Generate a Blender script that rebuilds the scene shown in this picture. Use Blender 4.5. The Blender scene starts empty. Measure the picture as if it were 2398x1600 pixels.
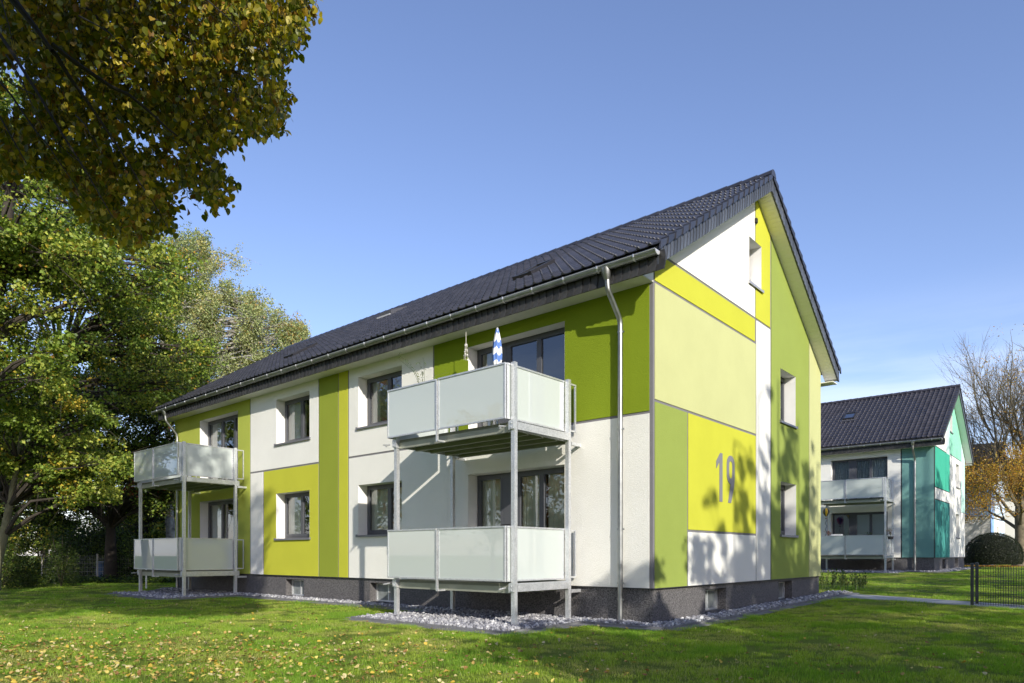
import bpy, bmesh, math, random
import numpy as np
from mathutils import Vector, Matrix
rad = math.radians
RNG = random.Random(7)
NR = np.random.default_rng(11)
scene = bpy.context.scene
COL = scene.collection

# ------------------------------------------------------------ camera, sky, sun
CAM = (6.14, -11.03, 1.28)
YAW = math.atan2(1607, 1868)
FW = (-math.sin(YAW), math.cos(YAW)); RT = (math.cos(YAW), math.sin(YAW))
cd = bpy.data.cameras.new('camera'); cam = bpy.data.objects.new('camera', cd); COL.objects.link(cam)
cam.location = CAM; cam.rotation_euler = (rad(90), 0, YAW)
cd.sensor_width = 36; cd.lens = 1607 / 2398 * 36; cd.shift_y = 499 / 2398
cd.clip_start = .05; cd.clip_end = 2000
scene.camera = cam

SUN_EL = rad(25.0)
SUN_H = Vector((1.92, -1.0)).normalized()
sunvec = Vector((SUN_H.x * math.cos(SUN_EL), SUN_H.y * math.cos(SUN_EL), math.sin(SUN_EL)))
world = bpy.data.worlds.new('World'); scene.world = world; world.use_nodes = True
wn = world.node_tree; wn.nodes.clear()
wo = wn.nodes.new('ShaderNodeOutputWorld'); bg = wn.nodes.new('ShaderNodeBackground')
sky = wn.nodes.new('ShaderNodeTexSky'); sky.sky_type = 'NISHITA'; sky.sun_disc = False
sky.sun_elevation = SUN_EL
sky.sun_rotation = math.atan2(SUN_H.x, SUN_H.y)
sky.air_density = 1.0; sky.dust_density = .6; sky.ozone_density = 4.0; sky.altitude = 100
bg.inputs[1].default_value = .15
# thin high cloud low over the horizon
tc = wn.nodes.new('ShaderNodeTexCoord'); sp = wn.nodes.new('ShaderNodeSeparateXYZ')
mp = wn.nodes.new('ShaderNodeMapping'); mp.inputs['Scale'].default_value = (1.3, 1.3, 9); mp.inputs['Rotation'].default_value = (.12, .1, 0)
nz = wn.nodes.new('ShaderNodeTexNoise'); nz.inputs['Scale'].default_value = 1.6; nz.inputs['Detail'].default_value = 6; nz.inputs['Roughness'].default_value = .55
rp = wn.nodes.new('ShaderNodeMapRange'); rp.inputs[1].default_value = .42; rp.inputs[2].default_value = .66; rp.interpolation_type = 'SMOOTHSTEP'
bd = wn.nodes.new('ShaderNodeMapRange'); bd.inputs[1].default_value = .34; bd.inputs[2].default_value = .12; bd.interpolation_type = 'SMOOTHSTEP'
mu = wn.nodes.new('ShaderNodeMath'); mu.operation = 'MULTIPLY'
mu2 = wn.nodes.new('ShaderNodeMath'); mu2.operation = 'MULTIPLY'; mu2.inputs[1].default_value = .55
mx = wn.nodes.new('ShaderNodeMixRGB'); mx.inputs[2].default_value = (5.0, 5.4, 5.9, 1)
tint = wn.nodes.new('ShaderNodeMixRGB'); tint.blend_type = 'MULTIPLY'; tint.inputs[0].default_value = 1; tint.inputs[2].default_value = (1.16, .965, .985, 1)
L = wn.links.new
L(tc.outputs['Generated'], sp.inputs[0]); L(tc.outputs['Generated'], mp.inputs[0]); L(mp.outputs[0], nz.inputs['Vector'])
L(nz.outputs[0], rp.inputs[0]); L(sp.outputs['Z'], bd.inputs[0]); L(rp.outputs[0], mu.inputs[0]); L(bd.outputs[0], mu.inputs[1])
L(mu.outputs[0], mu2.inputs[0]); L(mu2.outputs[0], mx.inputs[0]); L(sky.outputs[0], tint.inputs[1]); L(tint.outputs[0], mx.inputs[1])
L(mx.outputs[0], bg.inputs[0]); L(bg.outputs[0], wo.inputs[0])

sd = bpy.data.lights.new('sun', 'SUN'); sd.energy = 3.65; sd.angle = rad(.53); sd.color = (1, .94, .83)
so = bpy.data.objects.new('sun', sd); COL.objects.link(so)
so.rotation_euler = sunvec.to_track_quat('Z', 'Y').to_euler(); so.location = (20, -20, 30)

scene.view_settings.view_transform = 'Standard'; scene.view_settings.look = 'None'
scene.view_settings.gamma = 1; scene.view_settings.use_curve_mapping = False
scene.view_settings.exposure = .66
scene.render.engine = 'CYCLES'
scene.cycles.max_bounces = 7; scene.cycles.diffuse_bounces = 3; scene.cycles.glossy_bounces = 3
scene.cycles.transmission_bounces = 4; scene.cycles.transparent_max_bounces = 8
scene.cycles.use_denoising = True; scene.cycles.sample_clamp_indirect = 6

# ------------------------------------------------------------ helpers
def terr(x, y):
    """height of the lawn: level in front of the house, rising gently behind it"""
    return min(max(0.0, (y - 2.0) * .0158), .45)
def terr_np(x, y):
    return np.clip((y - 2.0) * .0158, 0, .45)
def vp(r, f):
    """ground point r metres right of and f metres ahead of where the photographer stands"""
    return (CAM[0] + RT[0] * r + FW[0] * f, CAM[1] + RT[1] * r + FW[1] * f)

def mesh_np(name, V, F, mat=None, smooth=False, cols=None):
    me = bpy.data.meshes.new(name)
    V = np.asarray(V, dtype=np.float32); F = np.asarray(F, dtype=np.int32)
    k = F.shape[1]
    me.vertices.add(len(V)); me.vertices.foreach_set('co', V.ravel())
    me.loops.add(F.size); me.loops.foreach_set('vertex_index', F.ravel())
    me.polygons.add(len(F)); me.polygons.foreach_set('loop_start', np.arange(0, F.size, k, dtype=np.int32))
    if smooth: me.polygons.foreach_set('use_smooth', np.ones(len(F), dtype=bool))
    me.update(calc_edges=True)
    if cols is not None:
        a = me.color_attributes.new('col', 'FLOAT_COLOR', 'POINT')
        a.data.foreach_set('color', np.asarray(cols, dtype=np.float32).ravel())
    if mat: me.materials.append(mat)
    return me

class MB:
    def __init__(s): s.v = []; s.f = []
    def add(s, vs, fs):
        n = len(s.v); s.v += [tuple(v) for v in vs]; s.f += [tuple(i + n for i in f) for f in fs]; return s
    def box(s, x0, x1, y0, y1, z0, z1):
        return s.add([(x0,y0,z0),(x1,y0,z0),(x1,y1,z0),(x0,y1,z0),(x0,y0,z1),(x1,y0,z1),(x1,y1,z1),(x0,y1,z1)],
                     [(0,3,2,1),(4,5,6,7),(0,1,5,4),(1,2,6,5),(2,3,7,6),(3,0,4,7)])
    def hexa(s, b, t):   # bottom quad, top quad
        return s.add(list(b) + list(t), [(0,3,2,1),(4,5,6,7),(0,1,5,4),(1,2,6,5),(2,3,7,6),(3,0,4,7)])
    def quad(s, a, b, c, d): return s.add([a,b,c,d], [(0,1,2,3)])
    def tube(s, pts, r, n=8, cap=True, squash=None):
        pts = [Vector(p) for p in pts]
        if not hasattr(r, '__len__'): r = [r] * len(pts)
        base = len(s.v); up = Vector((0,0,1)); prev = None
        for i, p in enumerate(pts):
            d = (pts[min(i+1,len(pts)-1)] - pts[max(i-1,0)]).normalized()
            if prev is None:
                a = d.cross(up)
                if a.length < .05: a = d.cross(Vector((1,0,0)))
            else: a = prev - d * prev.dot(d)
            a.normalize(); b = d.cross(a); prev = a
            for k in range(n):
                t = 2*math.pi*k/n
                s.v.append(tuple(p + (a*math.cos(t) + b*math.sin(t)) * r[i]))
        for i in range(len(pts)-1):
            for k in range(n):
                s.f.append((base+i*n+k, base+i*n+(k+1)%n, base+(i+1)*n+(k+1)%n, base+(i+1)*n+k))
        if cap:
            s.f.append(tuple(base+k for k in range(n))[::-1]); s.f.append(tuple(base+(len(pts)-1)*n+k for k in range(n)))
        return s
    def lathe(s, c, prof, n=20):
        base = len(s.v)
        for (r, z) in prof:
            for k in range(n):
                t = 2*math.pi*k/n; s.v.append((c[0]+r*math.cos(t), c[1]+r*math.sin(t), c[2]+z))
        for i in range(len(prof)-1):
            for k in range(n): s.f.append((base+i*n+k, base+i*n+(k+1)%n, base+(i+1)*n+(k+1)%n, base+(i+1)*n+k))
        return s
    def mesh(s, name, mat=None, smooth=False, bevel=0):
        me = bpy.data.meshes.new(name); me.from_pydata(s.v, [], s.f)
        bm = bmesh.new(); bm.from_mesh(me)
        bmesh.ops.recalc_face_normals(bm, faces=bm.faces)
        if bevel: bmesh.ops.bevel(bm, geom=list(bm.edges), offset=bevel, segments=2, affect='EDGES', profile=.7)
        bm.to_mesh(me); bm.free()
        if mat: me.materials.append(mat)
        if smooth:
            me.polygons.foreach_set('use_smooth', [True]*len(me.polygons)); me.update()
            try: me.set_sharp_from_angle(angle=rad(35))
            except Exception: pass
        return me
    def build(s, name, mat, parent=None, smooth=False, bevel=0, loc=None):
        return link(name, s.mesh(name, mat, smooth, bevel), parent, loc)

def link(name, me, parent=None, loc=None, rot=None, scale=None):
    o = bpy.data.objects.new(name, me); COL.objects.link(o)
    if parent: o.parent = parent
    if loc is not None: o.location = loc
    if rot is not None: o.rotation_euler = rot
    if scale is not None: o.scale = scale
    return o
def tag(o, label=None, cat=None, group=None, kind=None):
    if label: o['label'] = label
    if cat: o['category'] = cat
    if group: o['group'] = group
    if kind: o['kind'] = kind
    return o
def empty(name, loc=(0,0,0)):
    o = bpy.data.objects.new(name, None); COL.objects.link(o); o.location = loc; o.empty_display_size = .3
    return o
def copy_tree(o, parent=None):
    c = o.copy(); COL.objects.link(c)
    if parent is not None: c.parent = parent
    for ch in list(o.children): copy_tree(ch, c)
    return c

# ------------------------------------------------------------ materials
MATS = {}
def mat(name, col, rough=.6, metal=0, bump=0, bscale=200, var=0, vscale=3, spec=.5, col2=None, detail=3, piece=0, coat=0):
    """procedural material: base colour, large soft variation (var), fine relief (bump)"""
    if name in MATS: return MATS[name]
    m = bpy.data.materials.new(name); m.use_nodes = True; nt = m.node_tree; N = nt.nodes; p = N['Principled BSDF']
    p.inputs['Base Color'].default_value = (*col, 1); p.inputs['Roughness'].default_value = rough
    p.inputs['Metallic'].default_value = metal; p.inputs['Specular IOR Level'].default_value = spec
    if coat: p.inputs['Coat Weight'].default_value = coat
    g = N.new('ShaderNodeTexCoord')
    if var or col2:
        n = N.new('ShaderNodeTexNoise'); n.inputs['Scale'].default_value = vscale; n.inputs['Detail'].default_value = detail; n.inputs['Roughness'].default_value = .6
        nt.links.new(g.outputs['Object'], n.inputs['Vector'])
        r = N.new('ShaderNodeMapRange'); r.inputs[1].default_value = .3; r.inputs[2].default_value = .7
        nt.links.new(n.outputs[0], r.inputs[0])
        x = N.new('ShaderNodeMixRGB'); nt.links.new(r.outputs[0], x.inputs[0])
        if col2: a, b = col, col2
        else: a, b = [c*(1-var) for c in col], [min(1, c*(1+var)) for c in col]
        x.inputs[1].default_value = (*a, 1); x.inputs[2].default_value = (*b, 1)
        nt.links.new(x.outputs[0], p.inputs['Base Color'])
    if piece:      # every tile or slate has a slightly different tone
        src = p.inputs['Base Color'].links[0].from_socket
        oi = N.new('ShaderNodeObjectInfo'); ge = N.new('ShaderNodeNewGeometry'); ad = N.new('ShaderNodeMath'); ad.operation = 'ADD'; fr = N.new('ShaderNodeMath'); fr.operation = 'FRACT'
        nt.links.new(oi.outputs['Random'], ad.inputs[0]); nt.links.new(ge.outputs['Random Per Island'], ad.inputs[1]); nt.links.new(ad.outputs[0], fr.inputs[0])
        m3 = N.new('ShaderNodeMapRange'); m3.inputs[3].default_value = 1-piece; m3.inputs[4].default_value = 1+piece; nt.links.new(fr.outputs[0], m3.inputs[0])
        mm = N.new('ShaderNodeMixRGB'); mm.blend_type = 'MULTIPLY'; mm.inputs[0].default_value = 1; nt.links.new(src, mm.inputs[1]); nt.links.new(m3.outputs[0], mm.inputs[2]); nt.links.new(mm.outputs[0], p.inputs['Base Color'])
    if bump:
        n2 = N.new('ShaderNodeTexNoise'); n2.inputs['Scale'].default_value = bscale; n2.inputs['Detail'].default_value = 4; n2.inputs['Roughness'].default_value = .65
        nt.links.new(g.outputs['Object'], n2.inputs['Vector'])
        b = N.new('ShaderNodeBump'); b.inputs['Strength'].default_value = bump; b.inputs['Distance'].default_value = .01
        nt.links.new(n2.outputs[0], b.inputs['Height']); nt.links.new(b.outputs[0], p.inputs['Normal'])
    MATS[name] = m; return m

def stucco(name, col):
    return mat('render_' + name, col, rough=.85, bump=.9, bscale=62, var=.035, vscale=1.1, spec=.25, detail=6)
WHITE = stucco('white', (.79,.78,.72)); PALE = stucco('pale_yellow', (.50,.515,.24)); LIME = stucco('lime_yellow', (.50,.505,.045))
GREEN = stucco('green', (.265,.33,.07)); OLIVE = stucco('olive', (.40,.45,.075)); MOSS = stucco('moss', (.26,.31,.035)); DEEP = stucco('deep_olive', (.20,.27,.011))
JOINT = mat('joint_grey', (.19,.185,.195), rough=.9, bump=.3, bscale=160, var=.06, spec=.2)
REVEAL = mat('reveal_render', (.80,.79,.75), rough=.8, bump=.25, bscale=120, var=.03, spec=.25)
PLINTH = mat('plinth_render', (.012,.012,.014), rough=.8, bump=1.0, bscale=50, col2=(.20,.19,.19), vscale=42, detail=4)
FRAME = mat('window_frame', (.075,.078,.088), rough=.38, var=.05, vscale=2)
SILL = mat('sill_metal', (.20,.20,.215), rough=.35, metal=.3)
SILLW = mat('sill_light', (.5,.5,.52), rough=.35, metal=.5)
TILE = mat('roof_tile', (.032,.032,.038), rough=.29, var=.2, vscale=2.3, bump=.1, bscale=60, spec=.6, piece=.22)
TILE2 = mat('roof_tile_far', (.034,.032,.038), rough=.42, var=.2, vscale=1.3, spec=.5, piece=.2)
SLATE = mat('slate_grey', (.075,.085,.105), rough=.5, var=.3, vscale=7, bump=.3, bscale=60, piece=.3)
SLATED = mat('slate_eave', (.04,.039,.038), rough=.6, var=.3, vscale=7, bump=.3, bscale=60, piece=.3)
SOFF = mat('soffit_white', (.72,.71,.66), rough=.55, var=.03)
PVC = mat('white_board', (.80,.80,.76), rough=.45, var=.03, vscale=2)
DARK = mat('dark_gap', (.01,.01,.01), rough=.9)
BOARD = mat('floor_board', (.16,.165,.13), rough=.6, var=.1)
KERB = mat('kerb_concrete', (.16,.16,.165), rough=.85, var=.25, vscale=5, bump=.4, bscale=80)
PATH = mat('path_concrete', (.36,.355,.36), rough=.85, var=.2, vscale=2.5, bump=.3, bscale=60)
BARK = mat('bark', (.045,.036,.028), rough=.9, bump=.8, bscale=18, var=.35, vscale=3)
BARKP = mat('bark_pale', (.17,.16,.09), rough=.9, bump=.6, bscale=14, var=.3, vscale=3)
BIRCH = mat('birch_bark', (.52,.50,.44), rough=.8, col2=(.10,.09,.08), vscale=3.2, bump=.3, bscale=20)
FENCE = mat('fence_steel', (.03,.036,.04), rough=.45, metal=.2)
FENCEL = mat('fence_sunlit_tone', (.50,.47,.40), rough=.6)  # sunlight on the back fence is put into this pale base colour
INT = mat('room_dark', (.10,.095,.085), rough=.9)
CURT = mat('curtain_cloth', (.80,.78,.71), rough=.9, var=.08, vscale=6)
CURTG = mat('curtain_green', (.25,.28,.16), rough=.9, var=.08, vscale=6)
NUMG = mat('number_grey', (.19,.19,.205), rough=.8, bump=.3, bscale=120)
BLACK = mat('black_plastic', (.02,.02,.02), rough=.5)
RED = mat('red_petal', (.5,.05,.03), rough=.6)
TERRA = mat('pot_dark', (.05,.045,.05), rough=.6)

def galv():
    m = bpy.data.materials.new('galvanised_steel'); m.use_nodes = True; nt = m.node_tree; N = nt.nodes; p = N['Principled BSDF']
    p.inputs['Metallic'].default_value = .65
    g = N.new('ShaderNodeTexCoord'); v = N.new('ShaderNodeTexVoronoi'); v.inputs['Scale'].default_value = 55
    nt.links.new(g.outputs['Object'], v.inputs['Vector'])
    n = N.new('ShaderNodeTexNoise'); n.inputs['Scale'].default_value = 6; n.inputs['Detail'].default_value = 5; nt.links.new(g.outputs['Object'], n.inputs['Vector'])
    a = N.new('ShaderNodeMixRGB'); a.inputs[0].default_value = .5; nt.links.new(v.outputs['Color'], a.inputs[1]); nt.links.new(n.outputs[0], a.inputs[2])
    b = N.new('ShaderNodeRGBToBW'); nt.links.new(a.outputs[0], b.inputs[0])
    x = N.new('ShaderNodeMixRGB'); x.inputs[1].default_value = (.42,.44,.46,1); x.inputs[2].default_value = (.86,.87,.88,1); nt.links.new(b.outputs[0], x.inputs[0])
    nt.links.new(x.outputs[0], p.inputs['Base Color'])
    r = N.new('ShaderNodeMapRange'); r.inputs[3].default_value = .32; r.inputs[4].default_value = .58; nt.links.new(b.outputs[0], r.inputs[0]); nt.links.new(r.outputs[0], p.inputs['Roughness'])
    return m
GALV = galv()
ZINC = mat('zinc', (.34,.35,.35), rough=.44, metal=1.0, var=.2, vscale=4, bump=.08, bscale=9)
ZINCB = mat('zinc_bright', (.62,.63,.64), rough=.35, metal=.7)

def glassmat():
    m = bpy.data.materials.new('window_glass'); m.use_nodes = True; nt = m.node_tree; N = nt.nodes; N.clear()
    o = N.new('ShaderNodeOutputMaterial'); mixs = N.new('ShaderNodeMixShader'); gl = N.new('ShaderNodeBsdfGlossy'); tr = N.new('ShaderNodeBsdfTransparent')
    gl.inputs['Roughness'].default_value = .005; gl.inputs[0].default_value = (.95,.97,1,1); tr.inputs[0].default_value = (.82,.86,.83,1)
    fr = N.new('ShaderNodeFresnel'); fr.inputs[0].default_value = 1.5
    mr = N.new('ShaderNodeMapRange'); mr.inputs[1].default_value = 0; mr.inputs[2].default_value = .5; mr.inputs[3].default_value = .07; mr.inputs[4].default_value = .95
    nt.links.new(fr.outputs[0], mr.inputs[0]); nt.links.new(mr.outputs[0], mixs.inputs[0]); nt.links.new(tr.outputs[0], mixs.inputs[1]); nt.links.new(gl.outputs[0], mixs.inputs[2])
    # faint waviness of real double glazing
    g = N.new('ShaderNodeTexCoord'); n = N.new('ShaderNodeTexNoise'); n.inputs['Scale'].default_value = 1.3; b = N.new('ShaderNodeBump'); b.inputs['Strength'].default_value = .05; b.inputs['Distance'].default_value = .05
    nt.links.new(g.outputs['Object'], n.inputs['Vector']); nt.links.new(n.outputs[0], b.inputs['Height']); nt.links.new(b.outputs[0], gl.inputs['Normal'])
    nt.links.new(mixs.outputs[0], o.inputs[0]); return m
GLASS = glassmat()
def milk():
    """frosted laminated balcony glass: milky body, smooth outer face, some light let through"""
    m = bpy.data.materials.new('frosted_glass'); m.use_nodes = True; nt = m.node_tree; N = nt.nodes; N.clear()
    o = N.new('ShaderNodeOutputMaterial'); d = N.new('ShaderNodeBsdfDiffuse'); t = N.new('ShaderNodeBsdfTranslucent'); a = N.new('ShaderNodeMixShader'); a.inputs[0].default_value = .36
    d.inputs[0].default_value = (.77,.83,.80,1); t.inputs[0].default_value = (.62,.74,.70,1)
    nt.links.new(d.outputs[0], a.inputs[1]); nt.links.new(t.outputs[0], a.inputs[2])
    gl = N.new('ShaderNodeBsdfGlossy'); gl.inputs['Roughness'].default_value = .02
    fr = N.new('ShaderNodeFresnel'); fr.inputs[0].default_value = 1.5; b = N.new('ShaderNodeMixShader')
    mr = N.new('ShaderNodeMapRange'); mr.inputs[1].default_value = 0; mr.inputs[2].default_value = .5; mr.inputs[3].default_value = .03; mr.inputs[4].default_value = .85
    nt.links.new(fr.outputs[0], mr.inputs[0]); nt.links.new(mr.outputs[0], b.inputs[0]); nt.links.new(a.outputs[0], b.inputs[1]); nt.links.new(gl.outputs[0], b.inputs[2]); nt.links.new(b.outputs[0], o.inputs[0])
    return m
MILK = milk()

def leafmat(name, tr=.35, rough=.45, spec=.35):
    """leaf colour from the per-leaf attribute, part of the light passes through the blade"""
    m = bpy.data.materials.new(name); m.use_nodes = True; nt = m.node_tree; N = nt.nodes; p = N['Principled BSDF']; o = N['Material Output']
    c = N.new('ShaderNodeVertexColor'); c.layer_name = 'col'
    nt.links.new(c.outputs[0], p.inputs['Base Color']); p.inputs['Roughness'].default_value = rough; p.inputs['Specular IOR Level'].default_value = spec
    t = N.new('ShaderNodeBsdfTranslucent'); hs = N.new('ShaderNodeHueSaturation'); hs.inputs['Value'].default_value = 1.5; hs.inputs['Saturation'].default_value = 1.1
    nt.links.new(c.outputs[0], hs.inputs['Color']); nt.links.new(hs.outputs[0], t.inputs[0])
    x = N.new('ShaderNodeMixShader'); x.inputs[0].default_value = tr
    nt.links.new(p.outputs[0], x.inputs[1]); nt.links.new(t.outputs[0], x.inputs[2]); nt.links.new(x.outputs[0], o.inputs[0])
    return m
LEAF = leafmat('leaf', .3); LITTER = leafmat('dry_leaf', .1, .7); BLADE = leafmat('grass_blade', .45, .45, .35)

def lawnmat():
    m = bpy.data.materials.new('lawn_ground'); m.use_nodes = True; nt = m.node_tree; N = nt.nodes; p = N['Principled BSDF']
    g = N.new('ShaderNodeTexCoord')
    n1 = N.new('ShaderNodeTexNoise'); n1.inputs['Scale'].default_value = .55; n1.inputs['Detail'].default_value = 5
    n2 = N.new('ShaderNodeTexNoise'); n2.inputs['Scale'].default_value = 24; n2.inputs['Detail'].default_value = 6; n2.inputs['Roughness'].default_value = .8
    for n in (n1, n2): nt.links.new(g.outputs['Object'], n.inputs['Vector'])
    a = N.new('ShaderNodeMixRGB'); a.inputs[1].default_value = (.12,.18,.022,1); a.inputs[2].default_value = (.18,.23,.04,1)
    b = N.new('ShaderNodeMixRGB'); b.blend_type = 'MULTIPLY'; b.inputs[0].default_value = .8
    cr = N.new('ShaderNodeMapRange'); cr.inputs[1].default_value = .3; cr.inputs[2].default_value = .7; cr.inputs[3].default_value = .45; cr.inputs[4].default_value = 1.4
    nt.links.new(n1.outputs[0], a.inputs[0]); nt.links.new(n2.outputs[0], cr.inputs[0]); nt.links.new(a.outputs[0], b.inputs[1]); nt.links.new(cr.outputs[0], b.inputs[2])
    nt.links.new(b.outputs[0], p.inputs['Base Color']); p.inputs['Roughness'].default_value = .95; p.inputs['Specular IOR Level'].default_value = .1
    bu = N.new('ShaderNodeBump'); bu.inputs['Strength'].default_value = .9; bu.inputs['Distance'].default_value = .04
    nt.links.new(n2.outputs[0], bu.inputs['Height']); nt.links.new(bu.outputs[0], p.inputs['Normal'])
    return m
LAWN = lawnmat()
def stonemat():
    m = bpy.data.materials.new('crushed_stone'); m.use_nodes = True; nt = m.node_tree; N = nt.nodes; p = N['Principled BSDF']
    oi = N.new('ShaderNodeObjectInfo'); g = N.new('ShaderNodeTexCoord'); n = N.new('ShaderNodeTexNoise'); n.inputs['Scale'].default_value = 2.5; n.inputs['Detail'].default_value = 5
    nt.links.new(g.outputs['Object'], n.inputs['Vector'])
    r = N.new('ShaderNodeValToRGB'); e = r.color_ramp.elements; e[0].color = (.11,.11,.125,1); e[1].color = (.58,.58,.58,1); e[1].position = .97
    x = e.new(.4); x.color = (.24,.24,.265,1); x = e.new(.8); x.color = (.36,.36,.375,1)
    nt.links.new(oi.outputs['Random'], r.inputs[0])
    mxx = N.new('ShaderNodeMixRGB'); mxx.blend_type = 'MULTIPLY'; mxx.inputs[0].default_value = .6
    mr = N.new('ShaderNodeMapRange'); mr.inputs[1].default_value = .3; mr.inputs[2].default_value = .7; mr.inputs[3].default_value = .6; mr.inputs[4].default_value = 1.3
    nt.links.new(n.outputs[0], mr.inputs[0]); nt.links.new(r.outputs[0], mxx.inputs[1]); nt.links.new(mr.outputs[0], mxx.inputs[2])
    nt.links.new(mxx.outputs[0], p.inputs['Base Color']); p.inputs['Roughness'].default_value = .75
    return m
STONE = stonemat()
def plain(name, c, **k): return mat(name, c, **k)

# ------------------------------------------------------------ flat wall plates with holes
def clip_poly(poly, planes):
    for (a, b, c) in planes:           # keep a*x+b*z<=c
        out = []
        for i in range(len(poly)):
            p, q = poly[i], poly[(i+1) % len(poly)]
            dp, dq = a*p[0]+b*p[1]-c, a*q[0]+b*q[1]-c
            if dp <= 1e-9: out.append(p)
            if (dp < -1e-9 and dq > 1e-9) or (dp > 1e-9 and dq < -1e-9):
                t = dp/(dp-dq); out.append((p[0]+t*(q[0]-p[0]), p[1]+t*(q[1]-p[1])))
        poly = out
        if len(poly) < 3: return []
    return poly
def plate(M, a0, a1, z0, z1, holes=(), clip=(), d0=0, d1=.012):
    """slab in the plane mapping M(a, out, z), front face at d1, rim back to d0; rectangular holes cut out"""
    mb = MB()
    A = sorted({a0, a1, *[h[i] for h in holes for i in (0,1) if a0 < h[i] < a1]}); Z = sorted({z0, z1, *[h[i] for h in holes for i in (2,3) if z0 < h[i] < z1]})
    vid = {}; faces = []
    def V(p):
        k = (round(p[0],4), round(p[1],4))
        if k not in vid: vid[k] = len(vid)
        return vid[k]
    for i in range(len(A)-1):
        for j in range(len(Z)-1):
            ca, cz = (A[i]+A[i+1])/2, (Z[j]+Z[j+1])/2
            if any(h[0] < ca < h[1] and h[2] < cz < h[3] for h in holes): continue
            poly = clip_poly([(A[i],Z[j]),(A[i+1],Z[j]),(A[i+1],Z[j+1]),(A[i],Z[j+1])], clip)
            if poly:
                f = []
                for p in poly:
                    v = V(p)
                    if v not in f: f.append(v)
                if len(f) > 2: faces.append(tuple(f))
    keys = list(vid.keys()); n = len(keys)
    vs = [M(k[0], d1, k[1]) for k in keys] + [M(k[0], d0, k[1]) for k in keys]
    cnt = {}
    for f in faces:
        for i in range(len(f)):
            e = (f[i], f[(i+1) % len(f)]); cnt[tuple(sorted(e))] = cnt.get(tuple(sorted(e)), 0) + 1
    fs = list(faces)
    for f in faces:
        for i in range(len(f)):
            e = (f[i], f[(i+1) % len(f)])
            if cnt[tuple(sorted(e))] == 1: fs.append((e[0], e[1], e[1]+n, e[0]+n))
    return mb.add(vs, fs)
MA = lambda a, d, z: (a, -d, z)      # long facade, outwards -Y
MG = lambda a, d, z: (d, a, z)       # gable, outwards +X

# ------------------------------------------------------------ building blocks of a house
def mbox(mb, M, a0, a1, d0, d1, z0, z1):
    p = [M(a0,d0,z0),M(a1,d0,z0),M(a1,d1,z0),M(a0,d1,z0),M(a0,d0,z1),M(a1,d0,z1),M(a1,d1,z1),M(a0,d1,z1)]
    return mb.add(p, [(0,3,2,1),(4,5,6,7),(0,1,5,4),(1,2,6,5),(2,3,7,6),(3,0,4,7)])

def curtain_mesh(M, a0, a1, z0, z1, dep, amp=.03, waves=None):
    w = a1-a0; nfold = waves or max(4, int(w/.11)); n = nfold*6; mb = MB(); vs = []
    ph = RNG.random()*6
    for i in range(n+1):
        t = i/n; a = a0+w*t
        dd = dep - amp*math.sin(t*nfold*2*math.pi+ph) - amp*.5*math.sin(t*nfold*3.7+ph*2)
        vs += [M(a, dd, z0), M(a, dd*1.0, z1)]
    mb.add(vs, [(2*i, 2*i+2, 2*i+3, 2*i+1) for i in range(n)])
    return mb

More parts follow.
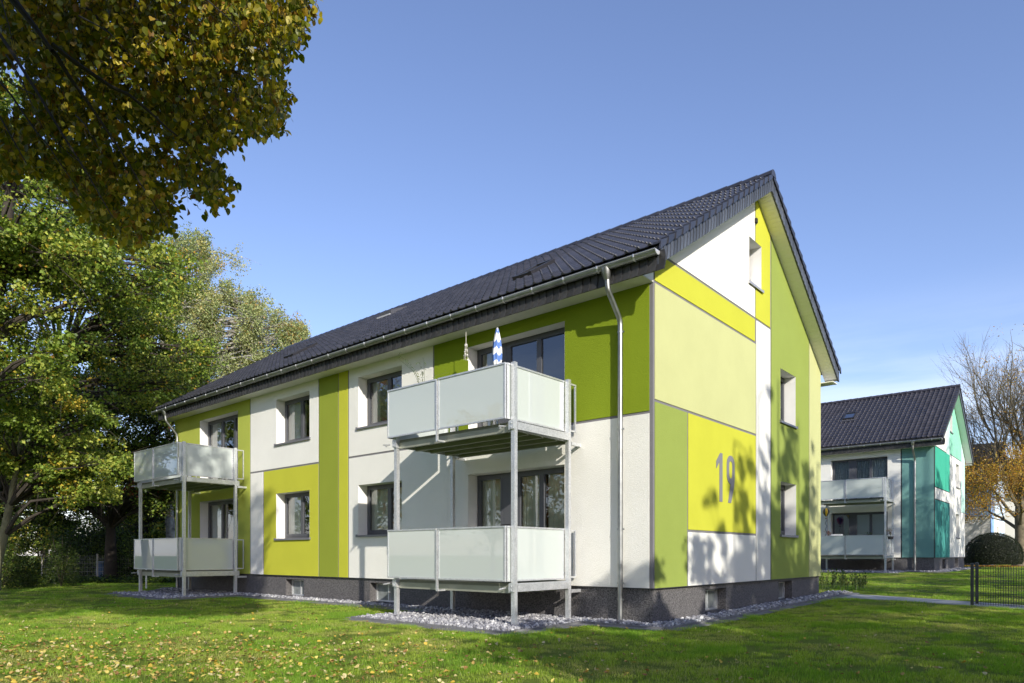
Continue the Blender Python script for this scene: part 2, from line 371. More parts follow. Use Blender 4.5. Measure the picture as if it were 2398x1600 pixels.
def window(root, M, a0, a1, z0, z1, leaves, sill=True, dep=.28, curt=None, blinds=None, detail=True, label=None, solid=(), sillmat=None, mid=None, handles=True):
    """reveal, frame, sashes, panes, sill, curtains of one opening. leaves = inner boundaries of the leaves"""
    rm = MB(); t = .0125
    for q in (((a0,t,z0),(a0,-dep,z0),(a0,-dep,z1),(a0,t,z1)), ((a1,t,z0),(a1,-dep,z0),(a1,-dep,z1),(a1,t,z1)),
              ((a0,t,z1),(a0,-dep,z1),(a1,-dep,z1),(a1,t,z1)), ((a0,t,z0),(a0,-dep,z0),(a1,-dep,z0),(a1,t,z0))):
        rm.quad(*[M(*p) for p in q])
    f = MB(); w = .055
    zb = z0 + (.03 if sill else 0)
    for b in ((a0,a0+w,zb,z1),(a1-w,a1,zb,z1),(a0+w,a1-w,zb,zb+w),(a0+w,a1-w,z1-w,z1)): mbox(f, M, b[0],b[1],-dep-.07,-dep,b[2],b[3])
    win = f.build('window', FRAME, root)
    if label: win['label'] = label
    rm.build('reveal', REVEAL, win)
    edges = [a0+w] + list(leaves) + [a1-w]
    for i in range(len(edges)-1):
        b0, b1 = edges[i], edges[i+1]
        s = MB(); sw = .062
        if i in solid:
            mbox(s, M, b0, b1, -dep-.06, -dep+.012, zb+w, z1-w); mbox(s, M, b0+.05, b1-.05, -dep+.012, -dep+.018, zb+w+.05, z1-w-.05)
            s.build('shutter_box', FRAME, win); continue
        if b1-b0 > .15:
            for b in ((b0,b0+sw,zb+w,z1-w),(b1-sw,b1,zb+w,z1-w),(b0+sw,b1-sw,zb+w,zb+w+sw),(b0+sw,b1-sw,z1-w-sw,z1-w)): mbox(s, M, b[0],b[1],-dep-.055,-dep+.015,b[2],b[3])
            s.build('sash', FRAME, win)
            g = MB(); g.quad(M(b0+sw,-dep-.02,zb+w+sw),M(b1-sw,-dep-.02,zb+w+sw),M(b1-sw,-dep-.02,z1-w-sw),M(b0+sw,-dep-.02,z1-w-sw))
            g.build('pane', GLASS, win)
    if sill:
        s = MB(); mbox(s, M, a0-.05, a1+.05, -dep, .055, z0-.012, z0+.012); mbox(s, M, a0-.05, a1+.05, .045, .058, z0-.04, z0-.012)
        mbox(s, M, a0-.055, a0-.03, -dep+.2, .06, z0-.04, z0+.03); mbox(s, M, a1+.03, a1+.055, -dep+.2, .06, z0-.04, z0+.03)
        s.build('sill', sillmat or SILL, win)
    # room behind the glass
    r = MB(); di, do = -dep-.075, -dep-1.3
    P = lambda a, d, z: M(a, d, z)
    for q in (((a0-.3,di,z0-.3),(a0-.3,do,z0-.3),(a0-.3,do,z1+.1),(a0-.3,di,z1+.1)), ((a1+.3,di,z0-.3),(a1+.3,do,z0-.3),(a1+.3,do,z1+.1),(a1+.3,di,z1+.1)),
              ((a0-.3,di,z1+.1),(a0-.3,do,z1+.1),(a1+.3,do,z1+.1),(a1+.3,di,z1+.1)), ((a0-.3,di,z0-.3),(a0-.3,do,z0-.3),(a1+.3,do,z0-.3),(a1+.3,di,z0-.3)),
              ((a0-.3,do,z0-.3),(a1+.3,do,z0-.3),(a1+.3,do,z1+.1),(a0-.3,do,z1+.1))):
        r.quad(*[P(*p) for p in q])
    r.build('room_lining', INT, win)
    for c in (curt or ()):
        curtain_mesh(M, c[0], c[1], z0+.02, z1-.08, -dep-.14).build('curtain', c[2] if len(c) > 2 else CURT, win, smooth=True)
    if blinds:
        b0, b1, zz0, zz1 = blinds; bb = MB(); z = zz0
        while z < zz1:
            mbox(bb, M, b0, b1, -dep-.115, -dep-.085, z, z+.006); z += .032
        tag(bb.build('blind', CURT, win), kind='stuff')
    return win

SLOPE = .64; YM = 4.83; RZ = 10.0; L_W = -19.63; GW = 9.68; OV = .42; EAVE = -.47; NCOL = 88; NROW = 19
def roof_z(y): return RZ - SLOPE*abs(YM-y)
TP = (20.05+OV)/NCOL
RUN = (YM-EAVE)/NROW           # horizontal run of one course
_ang = math.atan(SLOPE)
def tile_mesh():
    """one pantile: flat pan, raised roll, thick lower edge; local x across, y up the slope, z off the slope"""
    ex = RUN/math.cos(_ang); w = TP
    prof = [(0,.002),(.010,.026),(.030,.042),(.050,.040),(.070,.018),(.086,.004),(.16,.0),(w,.002)]
    mb = MB(); n = len(prof)
    lo = [(x, -.030, z*1.25+.024) for x, z in prof]; hi = [(x, ex, z) for x, z in prof]; ch = [(x, -.040, z*1.15+.016) for x, z in prof]; bt = [(x, -.036, z*.35+.002) for x, z in prof]
    mb.add(lo+hi+ch+bt, [(i,i+1,n+i+1,n+i) for i in range(n-1)] + [(2*n+i,2*n+i+1,i+1,i) for i in range(n-1)] + [(3*n+i,3*n+i+1,2*n+i+1,2*n+i) for i in range(n-1)])
    return mb.mesh('tile', TILE)
TILE_ME = None
def roof(root, near, lod=0, tilemat=None):
    """near: picks the tiles made as single parts"""
    global TILE_ME
    if TILE_ME is None: TILE_ME = tile_mesh()
    tm = TILE_ME
    if tilemat:
        tm = TILE_ME.copy(); tm.materials.clear(); tm.materials.append(tilemat)
    rf = MB()
    x0, x1 = -20.05, OV-.02
    for s in (0, 1):   # deck under the tiles, both slopes, with thickness
        ye = EAVE if s == 0 else 2*YM-EAVE
        p = [(x0+.02,ye,roof_z(ye)-.07),(x1-.03,ye,roof_z(ye)-.07),(x1-.03,YM,RZ-.07),(x0+.02,YM,RZ-.07)]
        q = [(a,b,c+.045) for a,b,c in p]; rf.hexa(p, q)
    roofo = rf.build('roof', SLATED, root)
    tv = np.array([v.co[:] for v in tm.vertices]); tf = [tuple(p.vertices) for p in tm.polygons]
    ca, sa = math.cos(_ang), math.sin(_ang)
    Mf = Matrix(((1,0,0),(0,ca,-sa),(0,sa,ca)))
    allt = []
    for r in range(NROW):
        for c in range(NCOL):
            allt.append((x0 + c*TP, EAVE + r*RUN))
    allt.sort(key=lambda p: near(p[0], p[1]))
    k = 300 if lod < 2 else 0
    for (x, y) in allt[:k]:
        j = RNG.uniform(-.004,.004)
        link('tile', tm, roofo, (x+j*.5, y, roof_z(y)+RNG.uniform(0,.002)), (_ang+j*.6, j*.5, 0))
    # rest of the front slope and the whole back slope as one part each
    R = np.array(Mf)
    def joined(lst, flip):
        V = []; base = tv @ R.T
        for (x, y) in lst:
            j = RNG.uniform(-.0025,.0025)
            v = base + np.array([x, y, roof_z(y)+abs(j)]); 
            V.append(v)
        V = np.concatenate(V)
        if flip: V[:,1] = 2*YM - V[:,1]
        nv = len(tv); F = np.concatenate([np.array(tf) + i*nv for i in range(len(lst))])
        o = link('tile', mesh_np('tiles', V, F, tilemat or TILE), roofo); tag(o, kind='stuff'); return o
    joined(allt[k:], False)
    joined([(x0+c*TP, EAVE+r*RUN) for r in range(NROW) for c in range(NCOL)][0::1] if lod == 0 else [(x0+c*TP, EAVE+r*RUN) for r in range(NROW) for c in range(NCOL-6, NCOL)], True)
    # ridge tiles: overlapping half rounds
    n = 56; st = (x1-x0)/n
    mb = MB(); pr = [(-.16,-.09),(-.12,.0),(-.06,.05),(0,.065),(.06,.05),(.12,.0),(.16,-.09)]
    a = [(-.02,y*1.0,z) for y,z in pr]; b = [(st+.03,y*.93,z*.9-.012) for y,z in pr]; c = [(-.02,y*.85,z-.02) for y,z in pr]
    m = len(pr); mb.add(a+b+c, [(i,i+1,m+i+1,m+i) for i in range(m-1)]+[(2*m+i,2*m+i+1,i+1,i) for i in range(m-1)])
    mb.add([(0,0,0)], [])
    # open butt faces the gable
    me = MB(); me.add([(st-x,y,z) for x,y,z in mb.v], mb.f); rme = me.mesh('ridge_tile', tilemat or TILE, smooth=False)
    for i in range(n): link('ridge_tile', rme, roofo, (x0+i*st, YM, RZ+.05+RNG.uniform(0,.004)))
    cap = MB(); cap.add([(x1+.025,YM+y*.98,RZ+.05+z) for y,z in pr], [(0,1,2,3,4,5,6)]); cap.build('ridge_end_cap', tilemat or TILE, roofo)
    # verge tiles with hanging flaps on the gable side
    vm = MB(); ex = RUN; 
    for s in (1,):
        # tile end piece: raised roll over the edge and a flap
        p = [(0,0),(0,ex+.03)]
        def q(x, y, dz): return (x, y, SLOPE*y+dz)
        vm.hexa([q(-.09,-.02,.03),q(.05,-.02,.03),q(.05,ex,.0),q(-.09,ex,.0)],[q(-.09,-.02,.055),q(.05,-.02,.055),q(.05,ex,.025),q(-.09,ex,.025)])
        vm.hexa([q(.03,-.045,-.085),q(.064,-.045,-.085),q(.046,ex-.045,-.065),q(.03,ex-.045,-.065)],[q(.03,-.02,.055),q(.064,-.02,.055),q(.046,ex,.02),q(.03,ex,.02)])
    vme = vm.mesh('verge_tile', tilemat or TILE)
    for r in range(NROW):
        y = EAVE+r*RUN
        link('verge_tile', vme, roofo, (x1-.03, y, roof_z(y)))
        o = link('verge_tile', vme, roofo, (x1-.03, 2*YM-y, roof_z(y))); o.scale = (1,-1,1)
    if lod == 0:
        for r in range(NROW):
            y = EAVE+r*RUN; o = link('verge_tile', vme, roofo, (x0+.03, y, roof_z(y))); o.scale = (-1,1,1)
    return roofo

def gable_planes(off): # keep below the soffit line z <= RZ-off-SLOPE*|y-YM|
    c = RZ - off
    return [(-SLOPE, 1, c-SLOPE*YM), (SLOPE, 1, c+SLOPE*YM)]

def cell_win(root, M, a0, a1, z0, z1, dep=.22):
    """small cellar window: splayed reveal, galvanised frame and wire glass"""
    rm = MB(); t = -.029
    for q in (((a0,t,z0),(a0,-dep,z0),(a0,-dep,z1),(a0,t,z1)), ((a1,t,z0),(a1,-dep,z0),(a1,-dep,z1),(a1,t,z1)),
              ((a0,t,z1),(a0,-dep,z1),(a1,-dep,z1),(a1,t,z1)), ((a0,t,z0),(a0,-dep,z0),(a1,-dep,z0),(a1,t,z0))):
        rm.quad(*[M(*p) for p in q])
    w = rm.build('cellar_window', PLINTH, root)
    f = MB()
    for b in ((a0,a0+.04,z0,z1),(a1-.04,a1,z0,z1),(a0+.04,a1-.04,z0,z0+.04),(a0+.04,a1-.04,z1-.04,z1),((a0+a1)/2-.02,(a0+a1)/2+.02,z0+.04,z1-.04)):
        mbox(f, M, b[0],b[1],-dep-.05,-dep,b[2],b[3])
    f.build('frame', GALV, w)
    for b0, b1 in ((a0+.04,(a0+a1)/2-.02),((a0+a1)/2+.02,a1-.04)):
        g = MB(); g.quad(M(b0,-dep-.03,z0+.04),M(b1,-dep-.03,z0+.04),M(b1,-dep-.03,z1-.04),M(b0,-dep-.03,z1-.04)); g.build('pane', mat('wire_glass', (.20,.22,.22), rough=.2, var=.3, vscale=5), w)
    return w

def balcony(root, XR, XL, far=False, label=None):
    """two-storey steel balcony tower: posts at the corners, floors, frosted railings. XR/XL = right and left post centre"""
    b = empty('balcony'); b.parent = root
    for zf in (.62, 3.45):
        bal = MB(); bal.box(XL+.02, XR-.05, -1.93, -.22, zf+.10, zf+.155); bal.build('floor_plate', BOARD, b)
    if label: b['label'] = label
    # posts
    for (x, y) in ((XR,-1.95),(XR,-.36),(XL,-1.95),(XL,-.36)):
        m = MB(); m.box(x-.04, x+.04, y-.04, y+.04, -.02, 4.62); m.box(x-.041, x+.041, y-.041, y+.041, 4.62, 4.63)
        m.build('post', GALV, b)
    xr, xl, yf = XR-.07, XL-.10, -2.10
    xm = xl + (xr-xl)*.46
    for zf in (.62, 3.45):
        zt = zf+1.16; zg = zf+.19
        # side beams (outside the railing) and their end plates
        for X in (XR, XL):
            m = MB(); m.box(X-.065, X-.045, -2.03, -.2, zf, zf+.155) if X == XR else m.box(X+.045, X+.065, -2.03, -.2, zf, zf+.155)
            m.build('side_beam', GALV, b)
            m = MB(); s = -1 if X == XR else 1
            m.box(X-.045, X+.045, -2.03, -1.995, zf+.01, zf+.165); m.box(X-.03, X+.05, -1.9, -.41, zf+.012, zf+.145)
            m.build('beam_bracket', GALV, b)
            m = MB(); m.tube([(X-.16*1, -2.0, zf+.075),(X-.16*1, -2.17, zf+.055)], .014, 8); m.tube([(X-.25, -2.0, zf+.05),(X-.25,-2.05,zf+.05)], .012, 6)
            m.build('drain_spout', GALV, b)
            m = MB(); m.box(X+.0, X+.05, -.30, 0.0, zf-.07, zf-.01)
            m.build('wall_bracket', GALV, b)
            for dz in (.04,.11):
                m = MB(); m.tube([(X+.0,-2.03,zf+dz),(X,-2.045,zf+dz)], .013, 6); m.build('bolt', GALV, b)
        for y in (-1.93, -1.5, -1.08, -.65, -.22):
            m = MB(); m.box(XL+.066, XR-.066, y-.012, y+.012, zf-.01, zf+.099); m.box(XL+.066, XR-.066, y-.012, y+.045, zf-.02, zf-.01)
            m.build('floor_joist', mat('front_beam', (.33,.34,.28), rough=.45, metal=.4, var=.1), b)
        # railings: top rail, bottom rail, stanchions, glass
        def seg(p0, p1, ends=(True, True)):
            d = Vector((p1[0]-p0[0], p1[1]-p0[1], 0)); ln = d.length; d.normalize(); nn = Vector((-d.y, d.x, 0))*.012
            def bar(t0, t1, za, zb, th=1.0, nm='rail'):
                a = Vector((p0[0],p0[1],0))+d*t0; c = Vector((p0[0],p0[1],0))+d*t1; k = nn*th; m = MB()
                m.hexa([(a-k)+Vector((0,0,za)),(c-k)+Vector((0,0,za)),(c+k)+Vector((0,0,za)),(a+k)+Vector((0,0,za))],[(a-k)+Vector((0,0,zb)),(c-k)+Vector((0,0,zb)),(c+k)+Vector((0,0,zb)),(a+k)+Vector((0,0,zb))])
                return m.build(nm, GALV if nm != 'glass_panel' else MILK, b)
            bar(-.002, ln+.002, zt-.03, zt, 1.7); bar(0, ln, zg, zg+.03, 1.3)
            bar(0, .028, zg+.03, zt-.03, 1.1); bar(ln-.028, ln, zg+.03, zt-.03, 1.1)
            bar(.028, ln-.028, zg+.03, zt-.03, .35, 'glass_panel')
        seg((xl,yf),(xm-.03,yf)); seg((xm+.03,yf),(xr-.002,yf))
        seg((xr,yf+.03),(xr,-.36-.05)); seg((xl,yf+.03),(xl,-.36-.05))
        m = MB(); m.box(xm-.014, xm+.014, yf-.03, yf+.02, zg-.19, zt-.035); m.box(xm-.014, xm+.05, yf-.03, yf+.16, zg-.22, zg-.19); m.build('stanchion', GALV, b)
        # small rail loops closing the gap to the wall
        for X in (xr+.03, xl-.03):
            m = MB()
            m.box(X-.015,X+.015,-.31,-.06,zt-.05,zt-.02); m.box(X-.015,X+.015,-.31,-.06,zg+.02,zg+.05); m.box(X-.015,X+.015,-.09,-.06,zg+.05,zt-.05); m.box(X-.015,X+.015,-.31,-.28,zg+.05,zt-.05)
            m.build('rail_loop', GALV, b)
        for X, s in ((XR,-1),(XL,1)):
            for y in (-1.95,-.36):
                for z in (zg+.12, zt-.12):
                    m = MB(); m.box(min(X+s*.04,X+s*.075),max(X+s*.04,X+s*.075),y-.015,y+.015,z-.012,z+.012); m.build('clamp', GALV, b)
    return b

def downpipe(root, x, ztop, short=False):
    m = MB()
    m.tube([(x-.02,-.54,ztop-.02),(x-.02,-.53,ztop-.13),(x-.02,-.51,ztop-.22)], [.095,.085,.058], 14)
    hd = m.build('downpipe', ZINC, root, smooth=True)
    p = MB(); pts = [(x-.02,-.51,ztop-.2),(x-.02,-.50,ztop-.32)]
    for t in np.linspace(0,1,5): pts.append((x-.02+.0*t, -.49+.04*t*t, ztop-.36-.08*t))
    pts += [(x,-.16,ztop-.80),(x,-.115,ztop-.86),(x,-.10,ztop-.95),(x,-.10,ztop-1.05)]
    p.tube(pts, .05, 14); p.build('offset_bend', ZINC, hd, smooth=True)
    p = MB(); p.tube([(x,-.10,ztop-1.0),(x,-.10,.0)], .048, 14); p.build('pipe', ZINC, hd, smooth=True)
    for z in (ztop-1.08, 3.6, 1.75, .75, .45):
        c = MB(); c.tube([(x,-.10,z-.018),(x,-.10,z+.018)], .056, 14); c.box(x-.008,x+.008,-.05,0.0,z-.012,z+.012); c.box(x+.054,x+.08,-.115,-.085,z-.015,z+.015); c.build('pipe_clamp', ZINC, hd)
    return hd

def gutter(root, x0, x1, detail=True):
    yc, zc, r = -.545, 6.475, .078
    g = MB(); n = 12; a0 = math.pi; vs = []
    for x in (x0, x1):
        for i in range(n+1):
            a = math.pi + math.pi*i/n; vs.append((x, yc+r*math.cos(a), zc+r*math.sin(a)))
        for i in range(n+1):
            a = 2*math.pi - math.pi*i/n; vs.append((x, yc+(r-.006)*math.cos(a), zc+(r-.006)*math.sin(a)))
    m = 2*(n+1); g.add(vs, [(i,(i+1)%m,m+(i+1)%m,m+i) for i in range(m)])
    go = g.build('gutter', ZINC, root, smooth=True)
    b = MB(); b.tube([(x0,yc-r,zc+.004),(x1,yc-r,zc+.004)], .011, 8); b.build('gutter_bead', ZINCB, go, smooth=True)
    for x in (x0, x1):
        c = MB(); pts = [(x, yc+r*math.cos(math.pi+math.pi*i/n), zc+r*math.sin(math.pi+math.pi*i/n)) for i in range(n+1)]; q = [(a+(.012 if x == x1 else -.012),bb,cc) for a,bb,cc in pts]
        c.add(pts+q, [tuple(range(n+1)), tuple(range(n+1,2*n+2))]+[(i,i+1,n+2+i,n+1+i) for i in range(n)]); c.build('gutter_end', mat('zinc_white', (.7,.71,.73), rough=.4, metal=.5), go)
    if detail:
        x = x1-.3; bm = MB()
        n2 = 8; prof = []
        for i in range(n2+1):
            a = math.pi + math.pi*.5*i/n2*1.6; prof.append((yc+(r+.010)*math.cos(a), zc+(r+.010)*math.sin(a)))
        vs = [(-.019,p[0],p[1]) for p in prof]+[(.019,p[0],p[1]) for p in prof]; k = len(prof)
        bm.add(vs, [(i,i+1,k+i+1,k+i) for i in range(k-1)]); bm.box(-.012,.012,yc-r-.018,yc-r+.012,zc-.03,zc+.018)
        me = bm.mesh('bracket', ZINCB)
        x = -.62-.0
        x = x1 - .42
        while x > x0+.2:
            link('bracket', me, go, (x,0,0)); x -= .757
    return go

def edge_dark(me):
    """shaded gap between slates, painted dark on the narrow faces standing off the wall"""
    me.materials.append(mat('slate_gap_shade', (.022,.024,.03), rough=.8))  # dark line at each overlap is shade painted into the edge colour
    for i, p in enumerate(me.polygons):
        if i < 15 and i % 3 == 2: p.material_index = 1
def slates(root, far=False):
    """overlapping slates on the eaves board and on both verge boards"""
    back = MB(); back.box(-20.02, OV-.02, -.455, -.43, 6.17, roof_z(-.44)-.06)
    fb = back.build('fascia', SLATED, root)
    sm = MB(); w = .20; n = 5; lo = []; hi = []
    for i in range(n+1):
        t = i/n; bow = .03*math.sin(math.pi*t)
        lo.append((w*t, -.012, -.0+bow*.6)); hi.append((w*t, -.004, .36))
    # slate with a curved right edge standing proud of its neighbour
    vs = []
    for j in range(6):
        t = j/5; z = -.01+.33*t; bow = .035*math.sin(math.pi*t*.9)
        vs += [(0,-.003,z),(w*.5+bow,-.014,z),(w+bow,-.030,z),(w+bow,-.004,z)]
    fc = []
    for j in range(5):
        for k in range(3): fc.append((4*j+k,4*j+k+1,4*j+4+k+1,4*j+4+k))
    fc.append((0,1,2,3)); sm.add(vs, fc); sme = sm.mesh('slate', SLATED); edge_dark(sme)
    if far:
        big = MB()
        x = -20.02
        while x < OV-.1: big.add([(v[0]+x, v[1]-.456, v[2]+6.17) for v in sm.v], sm.f); x += .172
        tag(big.build('slate', SLATED, fb), kind='stuff')
    else:
        x = -20.02
        while x < OV-.1:
            link('slate', sme, fb, (x, -.456, 6.17+RNG.uniform(-.004,.004)), (0, RNG.uniform(-.02,.02), 0)); x += .172
    # verge boards + slates, gable side
    vb = MB(); X = OV-.045
    for s in (-1, 1):
        def y(t): return YM + s*t
        T = YM-EAVE+.0
        p = [(X-.03,y(0),RZ-.345),(X,y(0),RZ-.345),(X,y(T),RZ-.345-SLOPE*T),(X-.03,y(T),RZ-.345-SLOPE*T)]
        vb.hexa(p, [(a,b,c+.30) for a,b,c in p])
    vo = vb.build('verge_board', SLATE, root)
    vs = []
    w = .165
    for j in range(6):
        t = j/5; z = -.01+.275*t; bow = .03*math.sin(math.pi*t*.9)
        vs += [(.003,w+bow,z),(.010,w*.5+bow,z),(.017,bow,z),(.004,bow,z)]
    sv = MB(); sv.add([(a, b, c+SLOPE*b) for a,b,c in vs], fc); vme = sv.mesh('slate', SLATE); edge_dark(vme)
    big = MB()
    for s in (-1, 1):
        t = 0.0; T = YM-EAVE
        while t < T-.05:
            yy = EAVE+t if s < 0 else 2*YM-EAVE-t
            if far:
                k = 1 if s < 0 else -1
                big.add([(a+X+.001, yy+k*b, c+RZ-.345-SLOPE*abs(YM-yy)) for a,b,c in sv.v], sv.f)
            else:
                o = link('slate', vme, vo, (X+.001, yy, RZ-.345-SLOPE*abs(YM-yy)), (RNG.uniform(-.02,.02),0,0))
                if s > 0: o.scale = (1,-1,1)
            t += .127
    if far: tag(big.build('slate', SLATE, vo), kind='stuff')
    return fb

def shell(root, holesA, holesG, jointmat=None, plinthA=(), plinthG=()):
    jm = jointmat or JOINT
    plate(MA, L_W+.003, -.003, .67, 6.25, [(h[0]-.01,h[1]+.01,h[2]-.01,h[3]+.01) for h in holesA], d0=-.2, d1=0).build('wall', jm, root)
    plate(MG, .004, GW-.003, .67, 10, [(h[0]-.01,h[1]+.01,h[2]-.01,h[3]+.01) for h in holesG], gable_planes(.33), d0=-.2, d1=0).build('wall', jm, root)
    plate(lambda a,d,z: (L_W-d, a, z), .004, GW-.004, .67, 10, (), gable_planes(.33), d0=-.2, d1=0).build('wall', WHITE, root)
    plate(lambda a,d,z: (a, GW+d, z), L_W+.003, -.003, .67, 6.25, (), d0=-.2, d1=0).build('wall', WHITE, root)
    p = plate(MA, L_W+.033, -.033, -.3, .664, [(h[0]-.01,h[1]+.01,h[2]-.01,h[3]+.01) for h in plinthA], d0=-.2, d1=-.03).build('plinth', PLINTH, root)
    plate(MG, .034, GW-.033, -.3, .664, [(h[0]-.01,h[1]+.01,h[2]-.01,h[3]+.01) for h in plinthG], d0=-.2, d1=-.03).build('plinth', PLINTH, root)
    b = MB(); b.quad((L_W+.03,.03,-.3),(L_W+.03,GW-.03,-.3),(L_W+.03,GW-.03,.664),(L_W+.03,.03,.664)); b.quad((L_W+.03,GW-.03,-.3),(-.03,GW-.03,-.3),(-.03,GW-.03,.664),(L_W+.03,GW-.03,.664)); b.build('plinth', PLINTH, root)
    d = MB(); d.box(L_W-.012, .018, -.022, .03, .655, .669); d.box(-.03, .022, .031, GW, .655, .669); d.build('base_strip', mat('base_strip_dark', (.03,.03,.035), rough=.5), root)  # thin dark strip along the lower edge of the wall render
    # eaves soffit and gable soffits
    s = MB(); s.box(-20.0, .0105, -.43, -.0005, 6.19, 6.215); s.build('eaves_soffit', SOFF, root)
    s = MB(); s.box(-20.0, OV-.08, GW+.0005, GW+.43, 6.19, 6.215); s.build('eaves_soffit', SOFF, root)
    s = MB(); s.box(-.06, .0125, -.42, -.002, 6.216, 6.42); s.build('box_end', PVC, root)

def soffit_boards(root, joined=False, bmat=None):
    bmat = bmat or PVC
    mb = MB(); w = .098; c = SLOPE
    # one board runs out from the wall, the next follows down the slope
    q = lambda x, y, dz: (x, y, -c*y+dz)
    mb.hexa([q(.014,0,0),(OV-.077,0,0),q(OV-.077,w*.93,0),q(.014,w*.93,0)], [q(.014,0,.015),q(OV-.077,0,.015),q(OV-.077,w,.015),q(.014,w,.015)])
    me = mb.mesh('soffit_board', bmat); big = MB()
    sb = MB(); 
    for s in (-1,1):
        T = YM-EAVE-.02
        p = [(.013,YM,RZ-.335),(OV-.076,YM,RZ-.335),(OV-.076,YM+s*T,RZ-.335-c*T),(.013,YM+s*T,RZ-.335-c*T)]; sb.hexa(p,[(a,b,d+.02) for a,b,d in p])
    so_ = sb.build('gable_soffit', mat('soffit_gap', (.25,.25,.22), rough=.8), root)
    for s in (-1,1):
        t = 0
        while t < YM-EAVE-.12:
            if joined: big.add([(x, YM+s*(t+y), z+RZ-.351-c*t) for x,y,z in mb.v], mb.f)
            else:
                o = link('soffit_board', me, so_, (0, YM+s*t, RZ-.351-c*t))
                if s < 0: o.scale = (1,-1,1)
            t += w
    if joined: tag(big.build('soffit_board', bmat, so_), kind='stuff')

def skylight(root, x, y, w=.55, ln=1.05, col=None, glass=None):
    """roof window lying on the tiles: dark frame, brown-grey flashing, glass"""
    ca, sa = math.cos(_ang), math.sin(_ang)
    def T(u, v, n): return (x+u, y+v*ca-n*sa, roof_z(y)+v*sa+n*ca)
    def bx(mb, u0,u1,v0,v1,n0,n1): mb.hexa([T(u0,v0,n0),T(u1,v0,n0),T(u1,v1,n0),T(u0,v1,n0)],[T(u0,v0,n1),T(u1,v0,n1),T(u1,v1,n1),T(u0,v1,n1)])
    f = MB(); bx(f,0,.07,0,ln,.0,.13); bx(f,w-.07,w,0,ln,.0,.13); bx(f,.07,w-.07,0,.08,0,.12); bx(f,.07,w-.07,ln-.09,ln,0,.14)
    sk = f.build('skylight', mat('skylight_frame', (.035,.033,.034), rough=.4, metal=.3), root)
    g = MB(); g.quad(T(.07,.08,.10),T(w-.07,.08,.10),T(w-.07,ln-.09,.10),T(.07,ln-.09,.10)); g.build('pane', glass or mat('skylight_glass', (.25,.30,.36), rough=.03, metal=.9), sk)
    fl = MB(); bx(fl,-.08,w+.08,-.22,0,.036,.045); bx(fl,-.08,-.002,0,ln,.036,.05); bx(fl,w+.002,w+.08,0,ln,.036,.05); fl.build('flashing', mat('lead', (.10,.10,.11), rough=.5, metal=.4), sk)
    return sk

# ------------------------------------------------------------ the house with the number
HA = [(-17.66,-15.0,.80,3.11),(-17.66,-15.0,3.62,5.93),(-12.69,-10.92,1.745,3.11),(-12.69,-10.92,4.58,5.93),
      (-8.66,-6.91,1.745+.03,3.10),(-8.66,-6.91,4.59,5.93),(-4.63,-1.96,.80,3.07),(-4.63,-1.96,3.62,5.92)]
HG = [(6.45,7.59,1.765,3.12),(6.43,7.55,4.63,5.96),(4.42,5.16,7.52,8.57)]
PA = [(-12.22,-11.27,.07,.545),(-8.21,-7.2,.07,.545)]
PG = [(2.22,3.23,.10,.555),(6.41,7.4,.13,.59)]
house = empty('apartment_house', (0,0,0))
tag(house, 'nearest two-storey house in lime, olive and white panels, numbered 19', 'house')
shell(house, HA, HG, plinthA=PA, plinthG=PG)
def panel(M, a0, a1, z0, z1, m, holes=(), clip=(), lab=None):
    o = plate(M, a0, a1, z0, z1, [(h[0]-.002,h[1]+.002,h[2]-.002,h[3]+.002) for h in holes], clip, d0=.001).build('wall_panel', m, house)
    if lab: o['label'] = lab
j = .025
panel(MA, L_W, -14.225-j, .67, 6.19, OLIVE, HA, lab='olive green panel behind the far balcony')
panel(MA, -14.225+j, -10.47-j, 3.85+j, 6.19, WHITE, HA, lab='white upper panel left of the narrow stripes')
panel(MA, -14.225+j, -13.43-j, .67, 3.85-j, WHITE, lab='narrow white lower strip')
panel(MA, -13.43+j, -10.47-j, .67, 3.85-j, LIME, HA, lab='lime yellow lower panel with one window')
panel(MA, -10.47+j, -9.54-.02, .67, 6.19, MOSS, lab='tall moss green stripe')
panel(MA, -9.54+.02, -9.09-j, .67, 6.19, LIME, lab='tall narrow lime yellow stripe')
panel(MA, -9.09+j, -5.77-j, 3.86+j, 6.19, WHITE, HA, lab='white upper panel with one window')
panel(MA, -9.09+j, -.07, .67, 3.86-j, WHITE, HA, lab='long white lower panel behind the near balcony')
panel(MA, -5.77+j, -.07, 3.86+j, 6.19, DEEP, HA, lab='deep olive panel around the upper balcony door')
gp = gable_planes(.34)
panel(MG, .06, 1.35-j, .67, 4.07-j, GREEN, lab='green panel at the corner')
panel(MG, 1.35+j, 4.835-j, 1.745+j, 4.07-j, LIME, lab='lime yellow panel with the house number')
panel(MG, 1.35+j, 4.835-j, .67, 1.745-j, WHITE, lab='white panel under the house number')
panel(MG, .06, 4.835-j, 4.07+j, 6.215-j, PALE, lab='large pale yellow panel')
panel(MG, .06, 4.79-j, 6.215+j, 6.78-j, LIME, clip=gp, lab='lime yellow band')
panel(MG, 0, 4.79-j, 6.78+j, 10, WHITE, HG, gp, lab='white panel in the gable peak')
panel(MG, 4.835+j, 5.76-j, .67, 6.78-j, WHITE, lab='tall narrow white strip')
panel(MG, 4.79+j, 5.76-j, 6.78+j, 10, LIME, HG, gp, lab='lime yellow strip up to the peak')
panel(MG, 5.79+j, 8.66-j, .67, 10, GREEN, HG, gp, lab='wide green panel with two windows')
panel(MG, 8.66+j, GW, .67, 10, PALE, (), gp, lab='pale yellow strip at the far corner')

